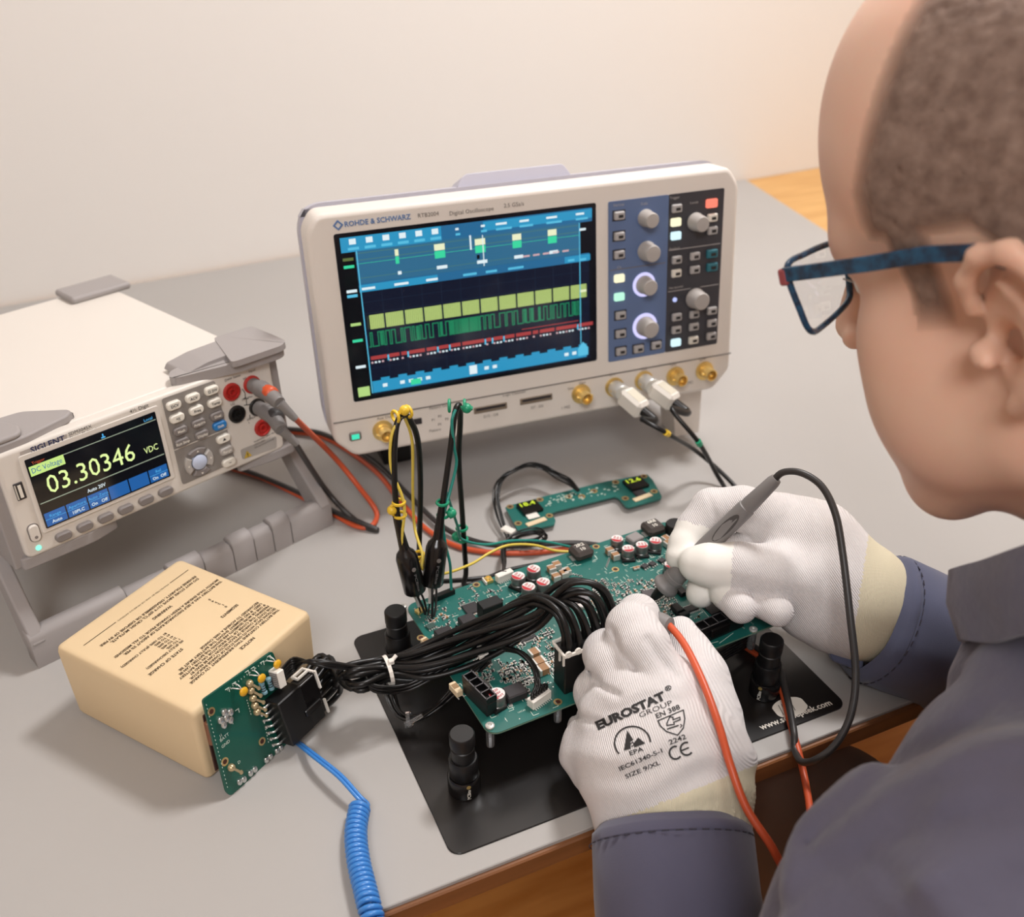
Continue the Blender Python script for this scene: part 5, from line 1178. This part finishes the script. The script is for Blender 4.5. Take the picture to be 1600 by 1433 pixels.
# loops of black cable under the board, seen beyond the white glove
ul = wthing('cable_loops', 'loops of thin black cable under the circuit board beside the holder post', 'wires', at(1120, 1050, .002))
for k in range(5):
    zc = .006+.006*k
    wp(MB().tube([at(1040, 1085, zc), at(1085, 1062-3*k, zc+.002), at(1130, 1030-4*k, zc+.004), at(1165, 1010-4*k, zc+.003), at(1172, 995, zc+.001), at(1120, 985, zc)], .0013, 6, 6), 'cable', black_rubber, ul, 60)

# ------------------------------------------------------------------ the man at the desk
HM = Matrix(((-.24212, -.96369, -.11256, .39880), (.89838, -.26649, .34914, .28526), (-.36647, -.01658, .93029, .35370), (0, 0, 0, 1)))
man = wthing('person', 'man in dark glasses, white gloves and purple-grey shirt bending over the circuit board', 'person', (.50, .10, -.75))
def wc(o): o.matrix_parent_inverse = TM['person']; return o
hs = SDF()
hs.ell((-.020, 0, .040), (.100, .0765, .086), k=.01)
hs.ell((.040, 0, .042), (.055, .063, .060), k=.03); hs.ell((.030, 0, .078), (.062, .064, .066), k=.04)
hs.ell((.038, 0, -.030), (.049, .056, .066), k=.03)
for s in (1, -1):
    hs.ell((.052, s*.044, -.022), (.025, .018, .022), k=.02)
    hs.cone((-.008, s*.054, -.045), (.000, s*.050, -.068), .018, .017, .02); hs.cone((.000, s*.050, -.068), (.058, s*.026, -.104), .017, .016, .02)
    hs.ell((.030, s*.052, -.050), (.030, .014, .034), k=.02)
    hs.cone((.074, s*.046, .024), (.084, s*.010, .020), .009, .009, .02)
hs.cone((.062, .016, -.106), (.062, -.016, -.106), .018, .018, .02); hs.ell((.072, 0, -.098), (.016, .018, .016), k=.012)
hs.ell((.072, 0, -.062), (.022, .032, .030), k=.02)
for s in (1, -1): hs.ell((.050, s*.036, -.058), (.030, .024, .038), k=.03)
hs.cone((.098, 0, .014), (.116, 0, -.026), .0075, .0105, .012)
for s in (1, -1):
    hs.ell((.107, s*.0125, -.031), (.009, .0065, .0065), k=.006)
    hs.ell((.100, s*.031, .004), (.010, .017, .010), k=.010, cut=True)
hs.cone((.092, .014, -.064), (.092, -.014, -.064), .0045, .0045, .004); hs.cone((.091, .012, -.073), (.091, -.012, -.073), .005, .005, .004)
hs.cutcone((.099, .017, -.0685), (.099, -.017, -.0685), .0016, .0016, .003)
hs.cone((-.030, 0, -.05), (-.058, 0, -.20), .056, .062, .03); hs.cone((-.035, 0, -.10), (.010, 0, -.095), .045, .030, .03)
for s in (1, -1):
    n0 = len(hs.p); hq = hs
    hq.ell((-.012, s*.079, -.002), (.021, .0055, .032), Matrix.Rotation(-s*.35, 3, 'Z'), k=.006)
    E = [((.010, .0775, .006), .0034), ((.008, .083, .020), .0040), ((-.002, .0885, .030), .0046), ((-.016, .0925, .031), .0048), ((-.028, .0945, .020), .0046), ((-.032, .0945, .003), .0044), ((-.027, .091, -.014), .0043), ((-.016, .085, -.028), .0055), ((-.006, .080, -.034), .0060)]
    hq.chain([((p[0], s*p[1], p[2]), r) for p, r in E], k=.004)
    hq.chain([((-.008, s*.086, .018), .0030), ((-.019, s*.0885, .008), .0034), ((-.018, s*.086, -.010), .0034), ((-.008, s*.081, -.022), .0034)], k=.004)
    hq.ell((-.003, s*.087, -.009), (.0095, .0150, .0130), k=.004, cut=True)
    hq.cone((.008, s*.078, -.012), (.005, s*.082, -.014), .0060, .0048, .004)
    for q in hs.p[n0:]:
        q[1][:] += (-.006, 0, -.011)
        if q[0] in 'ck': q[2][:] += (-.006, 0, -.011)
head = wc(hs.build('body', skin, man, .0024, relax=2)); head.data.transform(HM); head.data.update()
HI = HM.inverted()
# hair: a thin cropped shell over the scalp, thinning out at the hairline
Vh = np.array([v.co[:] for v in head.data.vertices]); Nh = np.array([v.normal[:] for v in head.data.vertices]); Hm = np.array(HI)
Lh = Vh@Hm[:3, :3].T+Hm[:3, 3]
f_, l_, u_ = Lh[:, 0], np.abs(Lh[:, 1]), Lh[:, 2]
line = np.where(u_ > .05, .056-.45*(u_-.05), .056-.35*np.maximum(.036-u_, 0))
d1 = np.minimum((line-f_)/.016, (u_-.026+.3*np.clip(-f_, 0, .05)*3)/.010)
side = np.minimum.reduce([(f_-.018)/.009, (.044-.15*(.03-u_)-f_)/.009, (u_+.016)/.018, (l_-.04)/.01, np.where(u_ < .040, 1, -1)])
back = np.minimum((-.035-f_)/.01, (u_+.055)/.02)
den = np.clip(np.maximum(np.maximum(d1, side), back), 0, 1); den[(l_ > .0795) & (np.abs(f_+.012) < .034) & (np.abs(u_) < .045)] = 0
keep = [p for p in head.data.polygons if all(den[i] > 0 for i in p.vertices)]
ids = sorted({i for p in keep for i in p.vertices}); mp_ = {a: b for b, a in enumerate(ids)}
me = bpy.data.meshes.new('hair'); nz = np.random.default_rng(2).normal(0, .0003, len(ids))
me.from_pydata((Vh[ids]+Nh[ids]*(.0006+.0016*den[ids]+nz*den[ids])[:, None]).tolist(), [], [tuple(mp_[i] for i in p.vertices) for p in keep])
at_ = me.attributes.new('hair_cover', 'FLOAT', 'POINT'); at_.data.foreach_set('value', den[ids].astype(np.float32).tolist())
hair_m = M('hair_cropped', (112, 90, 78), .8, bump=(1500, .6, .0012)); nt = hair_m.node_tree; N = nt.nodes.new; Lk = nt.links.new; bs = nt.nodes['Principled BSDF']
ga = N('ShaderNodeAttribute'); ga.attribute_name = 'hair_cover'; tc = N('ShaderNodeTexCoord'); n1 = N('ShaderNodeTexNoise'); n1.inputs['Scale'].default_value = 130; n1.inputs['Detail'].default_value = 5; Lk(tc.outputs['Object'], n1.inputs['Vector'])
cr_ = N('ShaderNodeValToRGB'); cr_.color_ramp.elements[0].color = L3((118, 95, 83)); cr_.color_ramp.elements[1].color = L3((160, 136, 122)); cr_.color_ramp.elements[0].position = .30; cr_.color_ramp.elements[1].position = .74
Lk(n1.outputs['Fac'], cr_.inputs[0]); Lk(cr_.outputs[0], bs.inputs['Base Color'])
mm_ = N('ShaderNodeMath'); mm_.operation = 'MULTIPLY'; mm_.inputs[1].default_value = .94; Lk(ga.outputs['Fac'], mm_.inputs[0]); Lk(mm_.outputs[0], bs.inputs['Alpha'])
me.materials.append(hair_m); me.polygons.foreach_set('use_smooth', [True]*len(me.polygons)); wc(link('hair', me, man))
eye = M('eye_white', (228, 222, 216), .2); iris = M('iris_brown', (70, 50, 36), .2)
for s in (1, -1):
    e = wc(MB().ball(HM @ Vector((.076, s*.031, .004)), .0118, 14).build('eye', eye, man, 80)); MB().ball(HM @ Vector((.0858, s*.031, .003)), (.0026, .0052, .0052), 10, HM.to_3x3()).build('iris', iris, e, 80)
    b = MB().tube([HM @ Vector(p) for p in ((.076, s*.050, .022), (.086, s*.036, .028), (.092, s*.018, .025))], .0028, 6, 4, flat=.6); wc(b.build('eyebrow', hair_m, man, 60))

# glasses on his nose
gl = wthing('glasses', 'dark blue rectangular glasses with a red hinge on the bending man', 'glasses', HM @ Vector((.1, 0, .01)))
def hw(p): return HM @ Vector(p)
for s in (1, -1):
    op = [(.100, .067, .020), (.105, .045, .0225), (.109, .014, .0215), (.1085, .009, .015), (.108, .010, -.002), (.106, .017, -.010), (.103, .045, -.0155), (.0985, .060, -.0135), (.0975, .066, -.002)]
    rim = MB().tube([hw((f, s*l, u)) for f, l, u in op], .0017, 8, 6, closed=True, flat=1.0)
    wp(rim, 'rim', glasses_blue, gl, 60)
    ctr = Vector((.106, s*.040, .004)); V_ = [ctr]+[Vector((f, s*l, u)) for f, l, u in op]
    gm = bpy.data.materials.get('lens_glass') or M('lens_glass', (240, 244, 244), .02, trans=1.0, alpha=.09)
    lr = [hw(p+Vector((.0004, 0, 0))) for p in V_]; lf = [(0, k+1, (k+1) % len(op)+1) for k in range(len(op))]
    lr2 = [hw(p-Vector((.0010, 0, 0))) for p in V_]
    lm = MB(); lm.add(lr, lf); lm.add(lr2, [q[::-1] for q in lf]); wp(lm, 'lens', gm, gl)
    path = [(.1005, .0695, .0175), (.080, .0725, .0182), (.050, .0755, .0190), (.020, .0785, .0205), (-.004, .0805, .0190), (-.022, .0800, .010), (-.034, .0780, -.008), (-.040, .0765, -.026)]
    rg = []
    P = [Vector((f, s*l, u)) for f, l, u in path]
    for k, p in enumerate(P):
        T = (P[min(k+1, len(P)-1)]-P[max(k-1, 0)]).normalized(); sd = Vector((0, 1, 0)); upv = T.cross(sd).normalized(); hh = .0036 if k < 5 else .0026
        rg.append([hw(p+sd*a*.0013+upv*b*hh) for a, b in ((-1, -1), (1, -1), (1, 1), (-1, 1))])
    soft(wp(MB().rings(rg), 'temple', glasses_blue, gl), .0007, 2)
    soft(wp(MB().box(hw((.1005, s*.0690, .0165)), (.0052, .0050, .0085), .001, HM.to_3x3()), 'hinge', glasses_red, gl), .0006, 2)
    wp(MB().tube([hw((.108, s*.014, .002)), hw((.100, s*.013, -.002)), hw((.098, s*.0115, -.007))], .0006, 6, 4).ball(hw((.098, s*.0115, -.008)), (.0016, .0018, .0046), 10, HM.to_3x3()), 'nose_pad', nylon_clear, gl, 60)
wp(MB().tube([hw((.1105, .012, .012)), hw((.1145, 0, .015)), hw((.1105, -.012, .012))], .0019, 8, 6), 'bridge', glasses_blue, gl, 60)

# shirt: torso, both sleeves
def dv(u, v, s): return np.array(dep(u, v, s))
SHL, SHR = np.array((.275, .145, .125)), np.array((.600, .235, .105)); ELL = np.array((.155, .115, -.105)); ELR = dv(1830, 1150, .74)
WL, WR = dv(1046, 1318, .575), dv(1392, 968, .705)
ts = SDF()
ts.cone(SHL, (.44, .165, .135), .070, .085, .05); ts.cone((.44, .165, .135), SHR, .085, .070, .05)
ts.cone((.445, .150, .08), (.50, .00, -.28), .120, .140, .08); ts.cone((.33, .12, .06), (.44, .00, -.26), .085, .110, .08)
ts.cone((.455, .215, .120), (.445, .255, .090), .050, .030, .05); ts.cone((.44, .17, .16), (.438, .165, .205), .072, .068, .03)
ts.cone(SHL, ELL, .068, .052, .04); ts.cone(ELL, WL+(ELL-WL)*.34, .052, .0465, .03)
ts.cone(SHR, ELR, .068, .052, .04); ts.cone(ELR, WR+(ELR-WR)*.34, .052, .0455, .03)
def PXV(P):
    d = P-CPOS; z = -(d@RB); return 800+FPX*(d@RX)/z, 716.5-FPX*(d@RU)/z
def pdist(u, v, pl):
    b = np.full(u.shape, 1e9)
    for (x0, y0), (x1, y1) in zip(pl[:-1], pl[1:]):
        dx, dy = x1-x0, y1-y0; t = np.clip(((u-x0)*dx+(v-y0)*dy)/(dx*dx+dy*dy), 0, 1); b = np.minimum(b, np.hypot(u-x0-t*dx, v-y0-t*dy))
    return b
def folds(G, D):
    m = np.abs(D) < .03; out = np.zeros_like(D); P = G[m]
    q = P-SHL; a = q@np.array((.5, .25, -.83)); b = q@np.array((.8, -.5, .3))
    w = np.sin(a*70+np.sin(b*38)*1.6+np.sin(a*23)*1.3)*.0042+np.sin(b*52-a*24+np.sin(a*41)*1.2)*.0044+np.sin(P[:, 0]*120+P[:, 2]*60+np.sin(P[:, 1]*50)*2)*.0009
    u, v = PXV(P)
    for pl, am, sg in (([(1262, 1318), (1350, 1238), (1430, 1176), (1530, 1124)], -.0050, 15), ([(1300, 1308), (1390, 1232), (1480, 1192), (1600, 1156)], .0034, 18), ([(1284, 1345), (1330, 1338), (1378, 1352), (1412, 1388), (1432, 1440)], -.0040, 9),
        ([(1350, 1330), (1450, 1286), (1560, 1262)], -.0040, 18), ([(1420, 1400), (1500, 1350), (1610, 1330)], .0034, 22), ([(1440, 1290), (1470, 1250), (1560, 1215)], .0028, 14), ([(1230, 1420), (1262, 1372), (1330, 1360)], -.0034, 14), ([(1500, 1060), (1440, 1110), (1380, 1180)], -.0030, 12), ([(1540, 1433), (1580, 1390), (1620, 1375)], -.0034, 16)):
        w = w+am*np.exp(-(pdist(u, v, pl)/sg)**2)*(P[:, 1] < .33)
    out[m] = w; return out
np_sh = ts.build('shirt', shirt, man, .0040, disp=folds, relax=1); wc(np_sh)
# collar: a folded band standing round the neck, open at the front
tp = [(1980, 760, .36), (1820, 790, .375), (1690, 828, .40), (1600, 858, .43), (1540, 880, .462), (1497, 893, .492), (1505, 900, .525), (1560, 905, .560), (1640, 905, .585), (1760, 890, .60)]
bt_ = [(2050, 960, .335), (1850, 975, .355), (1700, 985, .385), (1600, 992, .420), (1548, 1004, .452), (1503, 1000, .482), (1510, 1005, .535), (1570, 1010, .57), (1660, 1010, .595), (1780, 1000, .61)]
tq = spline([dep(*q) for q in tp], 6); bq_ = spline([dep(*q) for q in bt_], 6); nk = HM @ Vector((-.05, 0, -.16)); rg = []
for p, q in zip(tq, bq_):
    i_ = (nk-p); i_.z = 0; i_.normalize(); m_ = p.lerp(q, .5)-i_*.004
    rg.append([p, p-i_*.0015+Vector((0, 0, .002)), p-i_*.004, m_-i_*.002, q-i_*.001, q+i_*.0025, m_+i_*.003, p+i_*.010+Vector((0, 0, -.012)), p+i_*.008+Vector((0, 0, -.002)), p+i_*.003+Vector((0, 0, .002))])
wc(MB().rings(rg).build('collar', shirt, man, 60))
# cuffs
def cuff(c, ax, r, L, m, nm, rx_=1.0, side=None, button=None):
    c = Vector(c); ax = Vector(ax).normalized(); t = Vector(side)-ax*Vector(side).dot(ax); t.normalize(); w = ax.cross(t); rg = []
    for h, q in ((-.004, r*.90), (0, r*.99), (.0015, r*1.03), (.006, r*1.05), (.0068, r*1.035), (.0076, r*1.05), (L*.5, r*1.06), (L-.007, r*1.05), (L-.006, r*1.03), (L-.005, r*1.05), (L, r*1.04), (L+.002, r*.98)):
        rg.append([c+ax*h+(t*math.cos(2*PI*k/40)*rx_+w*math.sin(2*PI*k/40))*(q+.0009*math.sin(3*2*PI*k/40+h*90)+.0006*math.sin(7*2*PI*k/40)) for k in range(40)])
    rg.insert(0, [c+ax*.02+(t*math.cos(2*PI*k/40)*rx_+w*math.sin(2*PI*k/40))*r*.88 for k in range(40)])
    o = MB().rings(rg, cap=False).build(nm, m, man, 50); wc(o)
    st = MB()
    for h in (.0068, L-.0065):
        for k in range(0, 40):
            a = 2*PI*k/40; b_ = 2*PI*(k+.55)/40; e = [c+ax*h+(t*math.cos(x)*rx_+w*math.sin(x))*(r*1.052+.0007) for x in (a, b_)]; st.tube(e, .0004, 4, 0)
    st.build('stitching', shirt_seam, o, None, True)
    return o
axL = Vector(ELL-WL).normalized()
cuff(dv(1046, 1297, .576), axL, .0445, .072, M('shirt_cuff_left', (84, 82, 102), .9, vary=(16, .5, (74, 71, 90)), bump=(1200, .2, .0004), sheen=.25), 'cuff', 1.0, RX)
axR = Vector(ELR-WR).normalized()
cr2 = cuff(dv(1362, 962, .700), axR, .0450, .062, cuff_blue, 'cuff', 1.0, RU)
fl = [dep(u, v, .690) for u, v in ((1300, 1000), (1292, 1015), (1298, 1032), (1345, 1050), (1352, 1000))]
fo = MB()
fo.rings([[p+Vector(RB)*.004 for p in fl], [p-Vector(RB)*.004 for p in fl]]); soft(fo.build('cuff_flap', cuff_blue, cr2), .002, 2)
# trousers: the near knee below the desk edge
ks = SDF(); K = np.array(dep(1292, 1292, .735)); ks.cone(K, (.56, .02, -.30), .056, .085, .03); ks.cone(K, K+np.array((.02, -.02, -.50)), .056, .048, .03)
K2 = K+np.array((.30, -.04, -.02)); ks.cone(K2, (.66, .02, -.30), .056, .085, .03); ks.cone(K2, K2+np.array((.02, -.02, -.50)), .056, .048, .03)
ks.cone((.56, .02, -.30), (.66, .02, -.30), .09, .09, .04); ks.cone((.60, .0, -.30), (.52, -.02, -.24), .12, .13, .04)
wc(ks.build('trousers', trouser, man, .010, relax=2))
for kk in (K, K2):
    b = kk+np.array((.02, -.02, -.50)); sh = SDF(); sh.cone(b+np.array((0, -.03, -.085)), b+np.array((-.04, .13, -.10)), .042, .030, .02); sh.ell(b+np.array((-.02, .05, -.112)), (.046, .11, .012), k=.01); wc(sh.build('shoe', black_plastic, man, .009))

# ------------------------------------------------------------------ gloves
def H(pts): return [(dv(u, v, s), r) for u, v, s, r in pts]
lg = SDF()
kf = .0025
lg.chain(H([(1062, 1300, .585, .034), (1062, 1262, .583, .034), (1050, 1180, .588, .036)]), .02)
lg.cone(dv(1010, 1290, .590), dv(985, 1190, .594), .030, .032, .02); lg.cone(dv(1095, 1290, .592), dv(1100, 1190, .598), .027, .030, .02)
for (u, v, s, r) in ((1030, 1085, .598, .0215), (988, 1092, .598, .0215), (955, 1118, .606, .0205), (930, 1160, .615, .0180)):
    lg.cone(dv(1035, 1200, .594), dv(u, v, s), .036, r, .009)
lg.cone(dv(985, 1190, .600), dv(925, 1185, .618), .030, .018, .016)
lg.chain(H([(1028, 1080, .600, .0195), (1002, 1010, .604, .0178), (988, 982, .612, .0165), (997, 962, .638, .0138), (1010, 974, .656, .0110)]), kf)          # index
lg.chain(H([(985, 1090, .604, .0185), (958, 1038, .614, .0170), (950, 1022, .626, .0160), (962, 1030, .650, .0140), (985, 1045, .660, .0120)]), kf)           # middle
lg.chain(H([(952, 1115, .610, .0180), (936, 1082, .624, .0160), (936, 1080, .640, .0150), (955, 1095, .656, .0130), (985, 1110, .656, .0110)]), kf)           # ring
lg.chain(H([(930, 1160, .618, .0165), (922, 1142, .632, .0145), (930, 1145, .648, .0130), (955, 1155, .655, .0115)]), kf)                                        # little
lg.chain(H([(1105, 1190, .605, .0265), (1104, 1120, .616, .0205), (1090, 1060, .628, .0158), (1076, 1018, .640, .0128), (1064, 988, .652, .0108)]), .008)       # thumb
lg.cone(dv(1062, 1090, .610), dv(1085, 1060, .622), .018, .015, .02)
def knit(G, D):
    m = np.abs(D) < .006; o = np.zeros_like(D); P = G[m]; u, v = PXV(P); w = 0
    for pl, a, sg in (([(956, 985), (968, 1018), (992, 1044)], .0034, 5), ([(990, 1046), (1006, 1052)], .0015, 5), ([(922, 1050), (940, 1074), (966, 1086)], .0030, 5), ([(900, 1118), (922, 1127), (946, 1132)], .0024, 5), ([(1012, 1000), (1030, 1030), (1058, 1060)], .0022, 7), ([(955, 1100), (1010, 1075), (1060, 1085)], -.0008, 10)):
        w = w-a*np.exp(-(pdist(u, v, pl)/sg)**2)
    w += .0010*np.sin((u*.30+v)*.10+np.sin(u*.03)*1.5)*np.exp(-((v-1205)/50)**2)
    cf = 1/(1+np.exp(-(v-(1232+(1150-u)*.36))/6)); w += cf*(.0006*np.sin((v-.1*u)*.72)*1.3-.0010)
    o[m] = w; return o
def lmat(c):
    u, v = PXV(c); return np.where(v > 1208+(1150-u)*.40, 1, 0)
wc(lg.build('glove', [glove_white, glove_cuff], man, .0016, disp=knit, matf=lmat, relax=1, label='white knitted left glove printed with black lettering')); LG = man.children[-1] if False else [o for o in COL.objects if o.name.startswith('glove')][-1]
rgv = SDF()
rgv.cone(dv(1400, 965, .705), dv(1330, 938, .700), .033, .033, .02); rgv.cone(dv(1330, 916, .700), dv(1265, 862, .700), .034, .033, .02); rgv.cone(dv(1335, 950, .695), dv(1275, 930, .692), .033, .033, .02)
rgv.cone(dv(1270, 850, .705), dv(1215, 818, .712), .031, .022, .016); rgv.cone(dv(1280, 905, .70), dv(1210, 900, .708), .032, .022, .016); rgv.cone(dv(1290, 948, .700), dv(1245, 935, .705), .026, .016, .010)
rgv.cone(dv(1230, 830, .722), dv(1195, 905, .722), .022, .020, .014)
rgv.chain(H([(1215, 812, .705, .0195), (1160, 795, .708, .0165), (1112, 795, .712, .0150), (1084, 826, .710, .0128), (1070, 850, .706, .0115), (1061, 870, .702, .0098)]), kf)     # index
rgv.chain(H([(1275, 905, .682, .0255), (1210, 895, .676, .0190), (1155, 886, .676, .0158), (1110, 883, .680, .0140), (1088, 882, .684, .0122)]), .008)                        # thumb
rgv.chain(H([(1205, 860, .718, .0170), (1140, 866, .714, .0140), (1106, 893, .704, .0125), (1095, 927, .694, .0105)]), kf)                                        # middle
rgv.chain(H([(1215, 900, .714, .0165), (1165, 893, .706, .0132), (1135, 906, .690, .0124), (1137, 926, .680, .0120), (1158, 950, .666, .0108)]), kf)              # ring
rgv.chain(H([(1240, 932, .704, .0150), (1196, 912, .698, .0126), (1174, 918, .686, .0120), (1188, 938, .675, .0116), (1216, 956, .662, .0104)]), kf)                              # little
def knit2(G, D):
    m = np.abs(D) < .006; o = np.zeros_like(D); P = G[m]; u, v = PXV(P)
    w = -.0012*np.exp(-((u-1115-(v-800)*.30)/4.0)**2)*np.exp(-((v-800)/26)**2)
    w += .0012*np.sin(u*.075+np.sin(v*.028)*1.7)*np.exp(-((u-1265)/34)**2)*np.exp(-((v-875)/70)**2)
    o[m] = w; return o
tipsR = [(dv(1061, 870, .702), .026), (dv(1090, 882, .684), .030), (dv(1094, 930, .694), .016)]
def rmat(c):
    o = np.zeros(len(c), int); u, v = PXV(c); o[u > 1352-(v-870)*.15] = 2
    for p, r in tipsR: o[np.linalg.norm(c-p, axis=1) < r] = 1
    return o
wc(rgv.build('glove', [glove_white, glove_tip, glove_cuff], man, .0017, disp=knit2, matf=rmat, relax=1, label='white right glove pinching a grey probe'))
# print on the back of the left glove
bv = BVHTree.FromPolygons([v.co for v in LG.data.vertices], [p.vertices for p in LG.data.polygons])
pr = MB(); shade = MB()
def stick(V, F):
    ok = []; vs = []
    for u, v in V:
        d = Vector(ray(u, v)).normalized(); h = bv.ray_cast(Vector(CPOS), d)
        ok.append(h[0] is not None); vs.append((h[0]+h[1]*.00025-d*.0001) if h[0] is not None else Vector((0, 0, 0)))
    pr.add(vs, [f for f in F if all(ok[i] for i in f)])
def fine(V, F, n=2):
    V = [tuple(v) for v in V]; F = [tuple(f) for f in F]
    for _ in range(n):
        T = []
        for f in F:
            for k in range(1, len(f)-1): T.append((f[0], f[k], f[k+1]))
        mid = {}; F = []
        def md(a, b):
            k = (min(a, b), max(a, b))
            if k not in mid: mid[k] = len(V); V.append(((V[a][0]+V[b][0])/2, (V[a][1]+V[b][1])/2))
            return mid[k]
        for a, b, c in T:
            x, y, z = md(a, b), md(b, c), md(c, a); F += [(a, x, z), (x, b, y), (z, y, c), (x, y, z)]
    return V, F
def gtext(s, p0, p1, h, bold=True, n=1):
    V, F = text_mesh(s, bold); x0, x1 = V[:, 0].min(), V[:, 0].max(); d = np.array(p1)-np.array(p0); L = np.hypot(*d); e = d/L; nrm = np.array((e[1], -e[0]))
    V, F = fine([tuple(np.array(p0)+e*((x-x0)/(x1-x0)*L)+nrm*(y/.72*h)) for x, y in V], F, n); stick(V, F)
def gline(pts, t, closed=False):
    for a, b in zip(pts, pts[1:]+(pts[:1] if closed else [])) if closed else zip(pts[:-1], pts[1:]):
        a = np.array(a, float); b = np.array(b, float); e = (b-a)/max(1e-6, np.hypot(*(b-a))); q = np.array((-e[1], e[0]))*t/2; a = a-e*t*.3; b = b+e*t*.3
        stick(*fine([tuple(a+q), tuple(b+q), tuple(b-q), tuple(a-q)], [(0, 1, 2, 3)], 1))
def g3(u, v): return 860+u*.27915, 900+v*.27915
gtext('EUROSTAT', g3(268, 862), g3(648, 688), 13.2, .055); gtext('®', g3(646, 650), g3(682, 634), 8)
gtext('GROUP', g3(503, 795), g3(685, 721), 8.2, False); gtext('EN 388', g3(596, 799), g3(728, 744), 7.8, .02)
gline([g3(*q) for q in ((602, 812), (744, 752), (752, 800), (744, 852), (712, 892), (650, 872), (615, 840))], 2.0, True)
gline([g3(*q) for q in ((652, 826), (668, 790), (686, 792), (686, 806), (724, 792), (726, 806), (690, 820), (694, 832), (652, 838))], 1.9, True); gline([g3(655, 858), g3(716, 838)], 2.2); gline([g3(728, 832), g3(736, 838), g3(728, 850)], 1.6)
gtext('2242', g3(668, 946), g3(762, 910), 7.8)
gline([g3(460+100*math.cos(a)-0*1, 935+92*math.sin(a)) for a in [math.radians(140+k*216/20) for k in range(21)]], 2.6)
stick(*fine([g3(*q) for q in ((430, 865), (412, 978), (452, 968), (448, 930), (466, 918))], [(0, 1, 2, 3, 4)], 2)); stick(*fine([g3(*q) for q in ((492, 905), (466, 938), (470, 962), (532, 938))], [(0, 1, 2, 3)], 2))
gline([g3(440, 950), g3(462, 930), g3(470, 945), g3(456, 956)], 1.6)
gtext('EPA', g3(448, 1006), g3(524, 978), 7.2)
gtext('IEC61340-5-1', g3(390, 1092), g3(630, 987), 7.0, True); gtext('SIZE 9/XL', g3(424, 1136), g3(618, 1054), 7.0, True)
for cx_, cy_, e_ in ((700, 990, 0), (762, 968, 1)):
    c0 = np.array(g3(cx_, cy_)); rr_ = 9.5; base = math.radians(-22); A_ = [base+math.radians(60+k*240/12) for k in range(13)]
    gline([tuple(c0+rr_*np.array((math.cos(a), math.sin(a)*1.05))) for a in A_], 3.0)
    if e_: gline([tuple(c0+np.array((-8, 3))), tuple(c0+np.array((3, -1.5)))], 2.6)
pr.build('printed_marks', ink, LG, None, True)
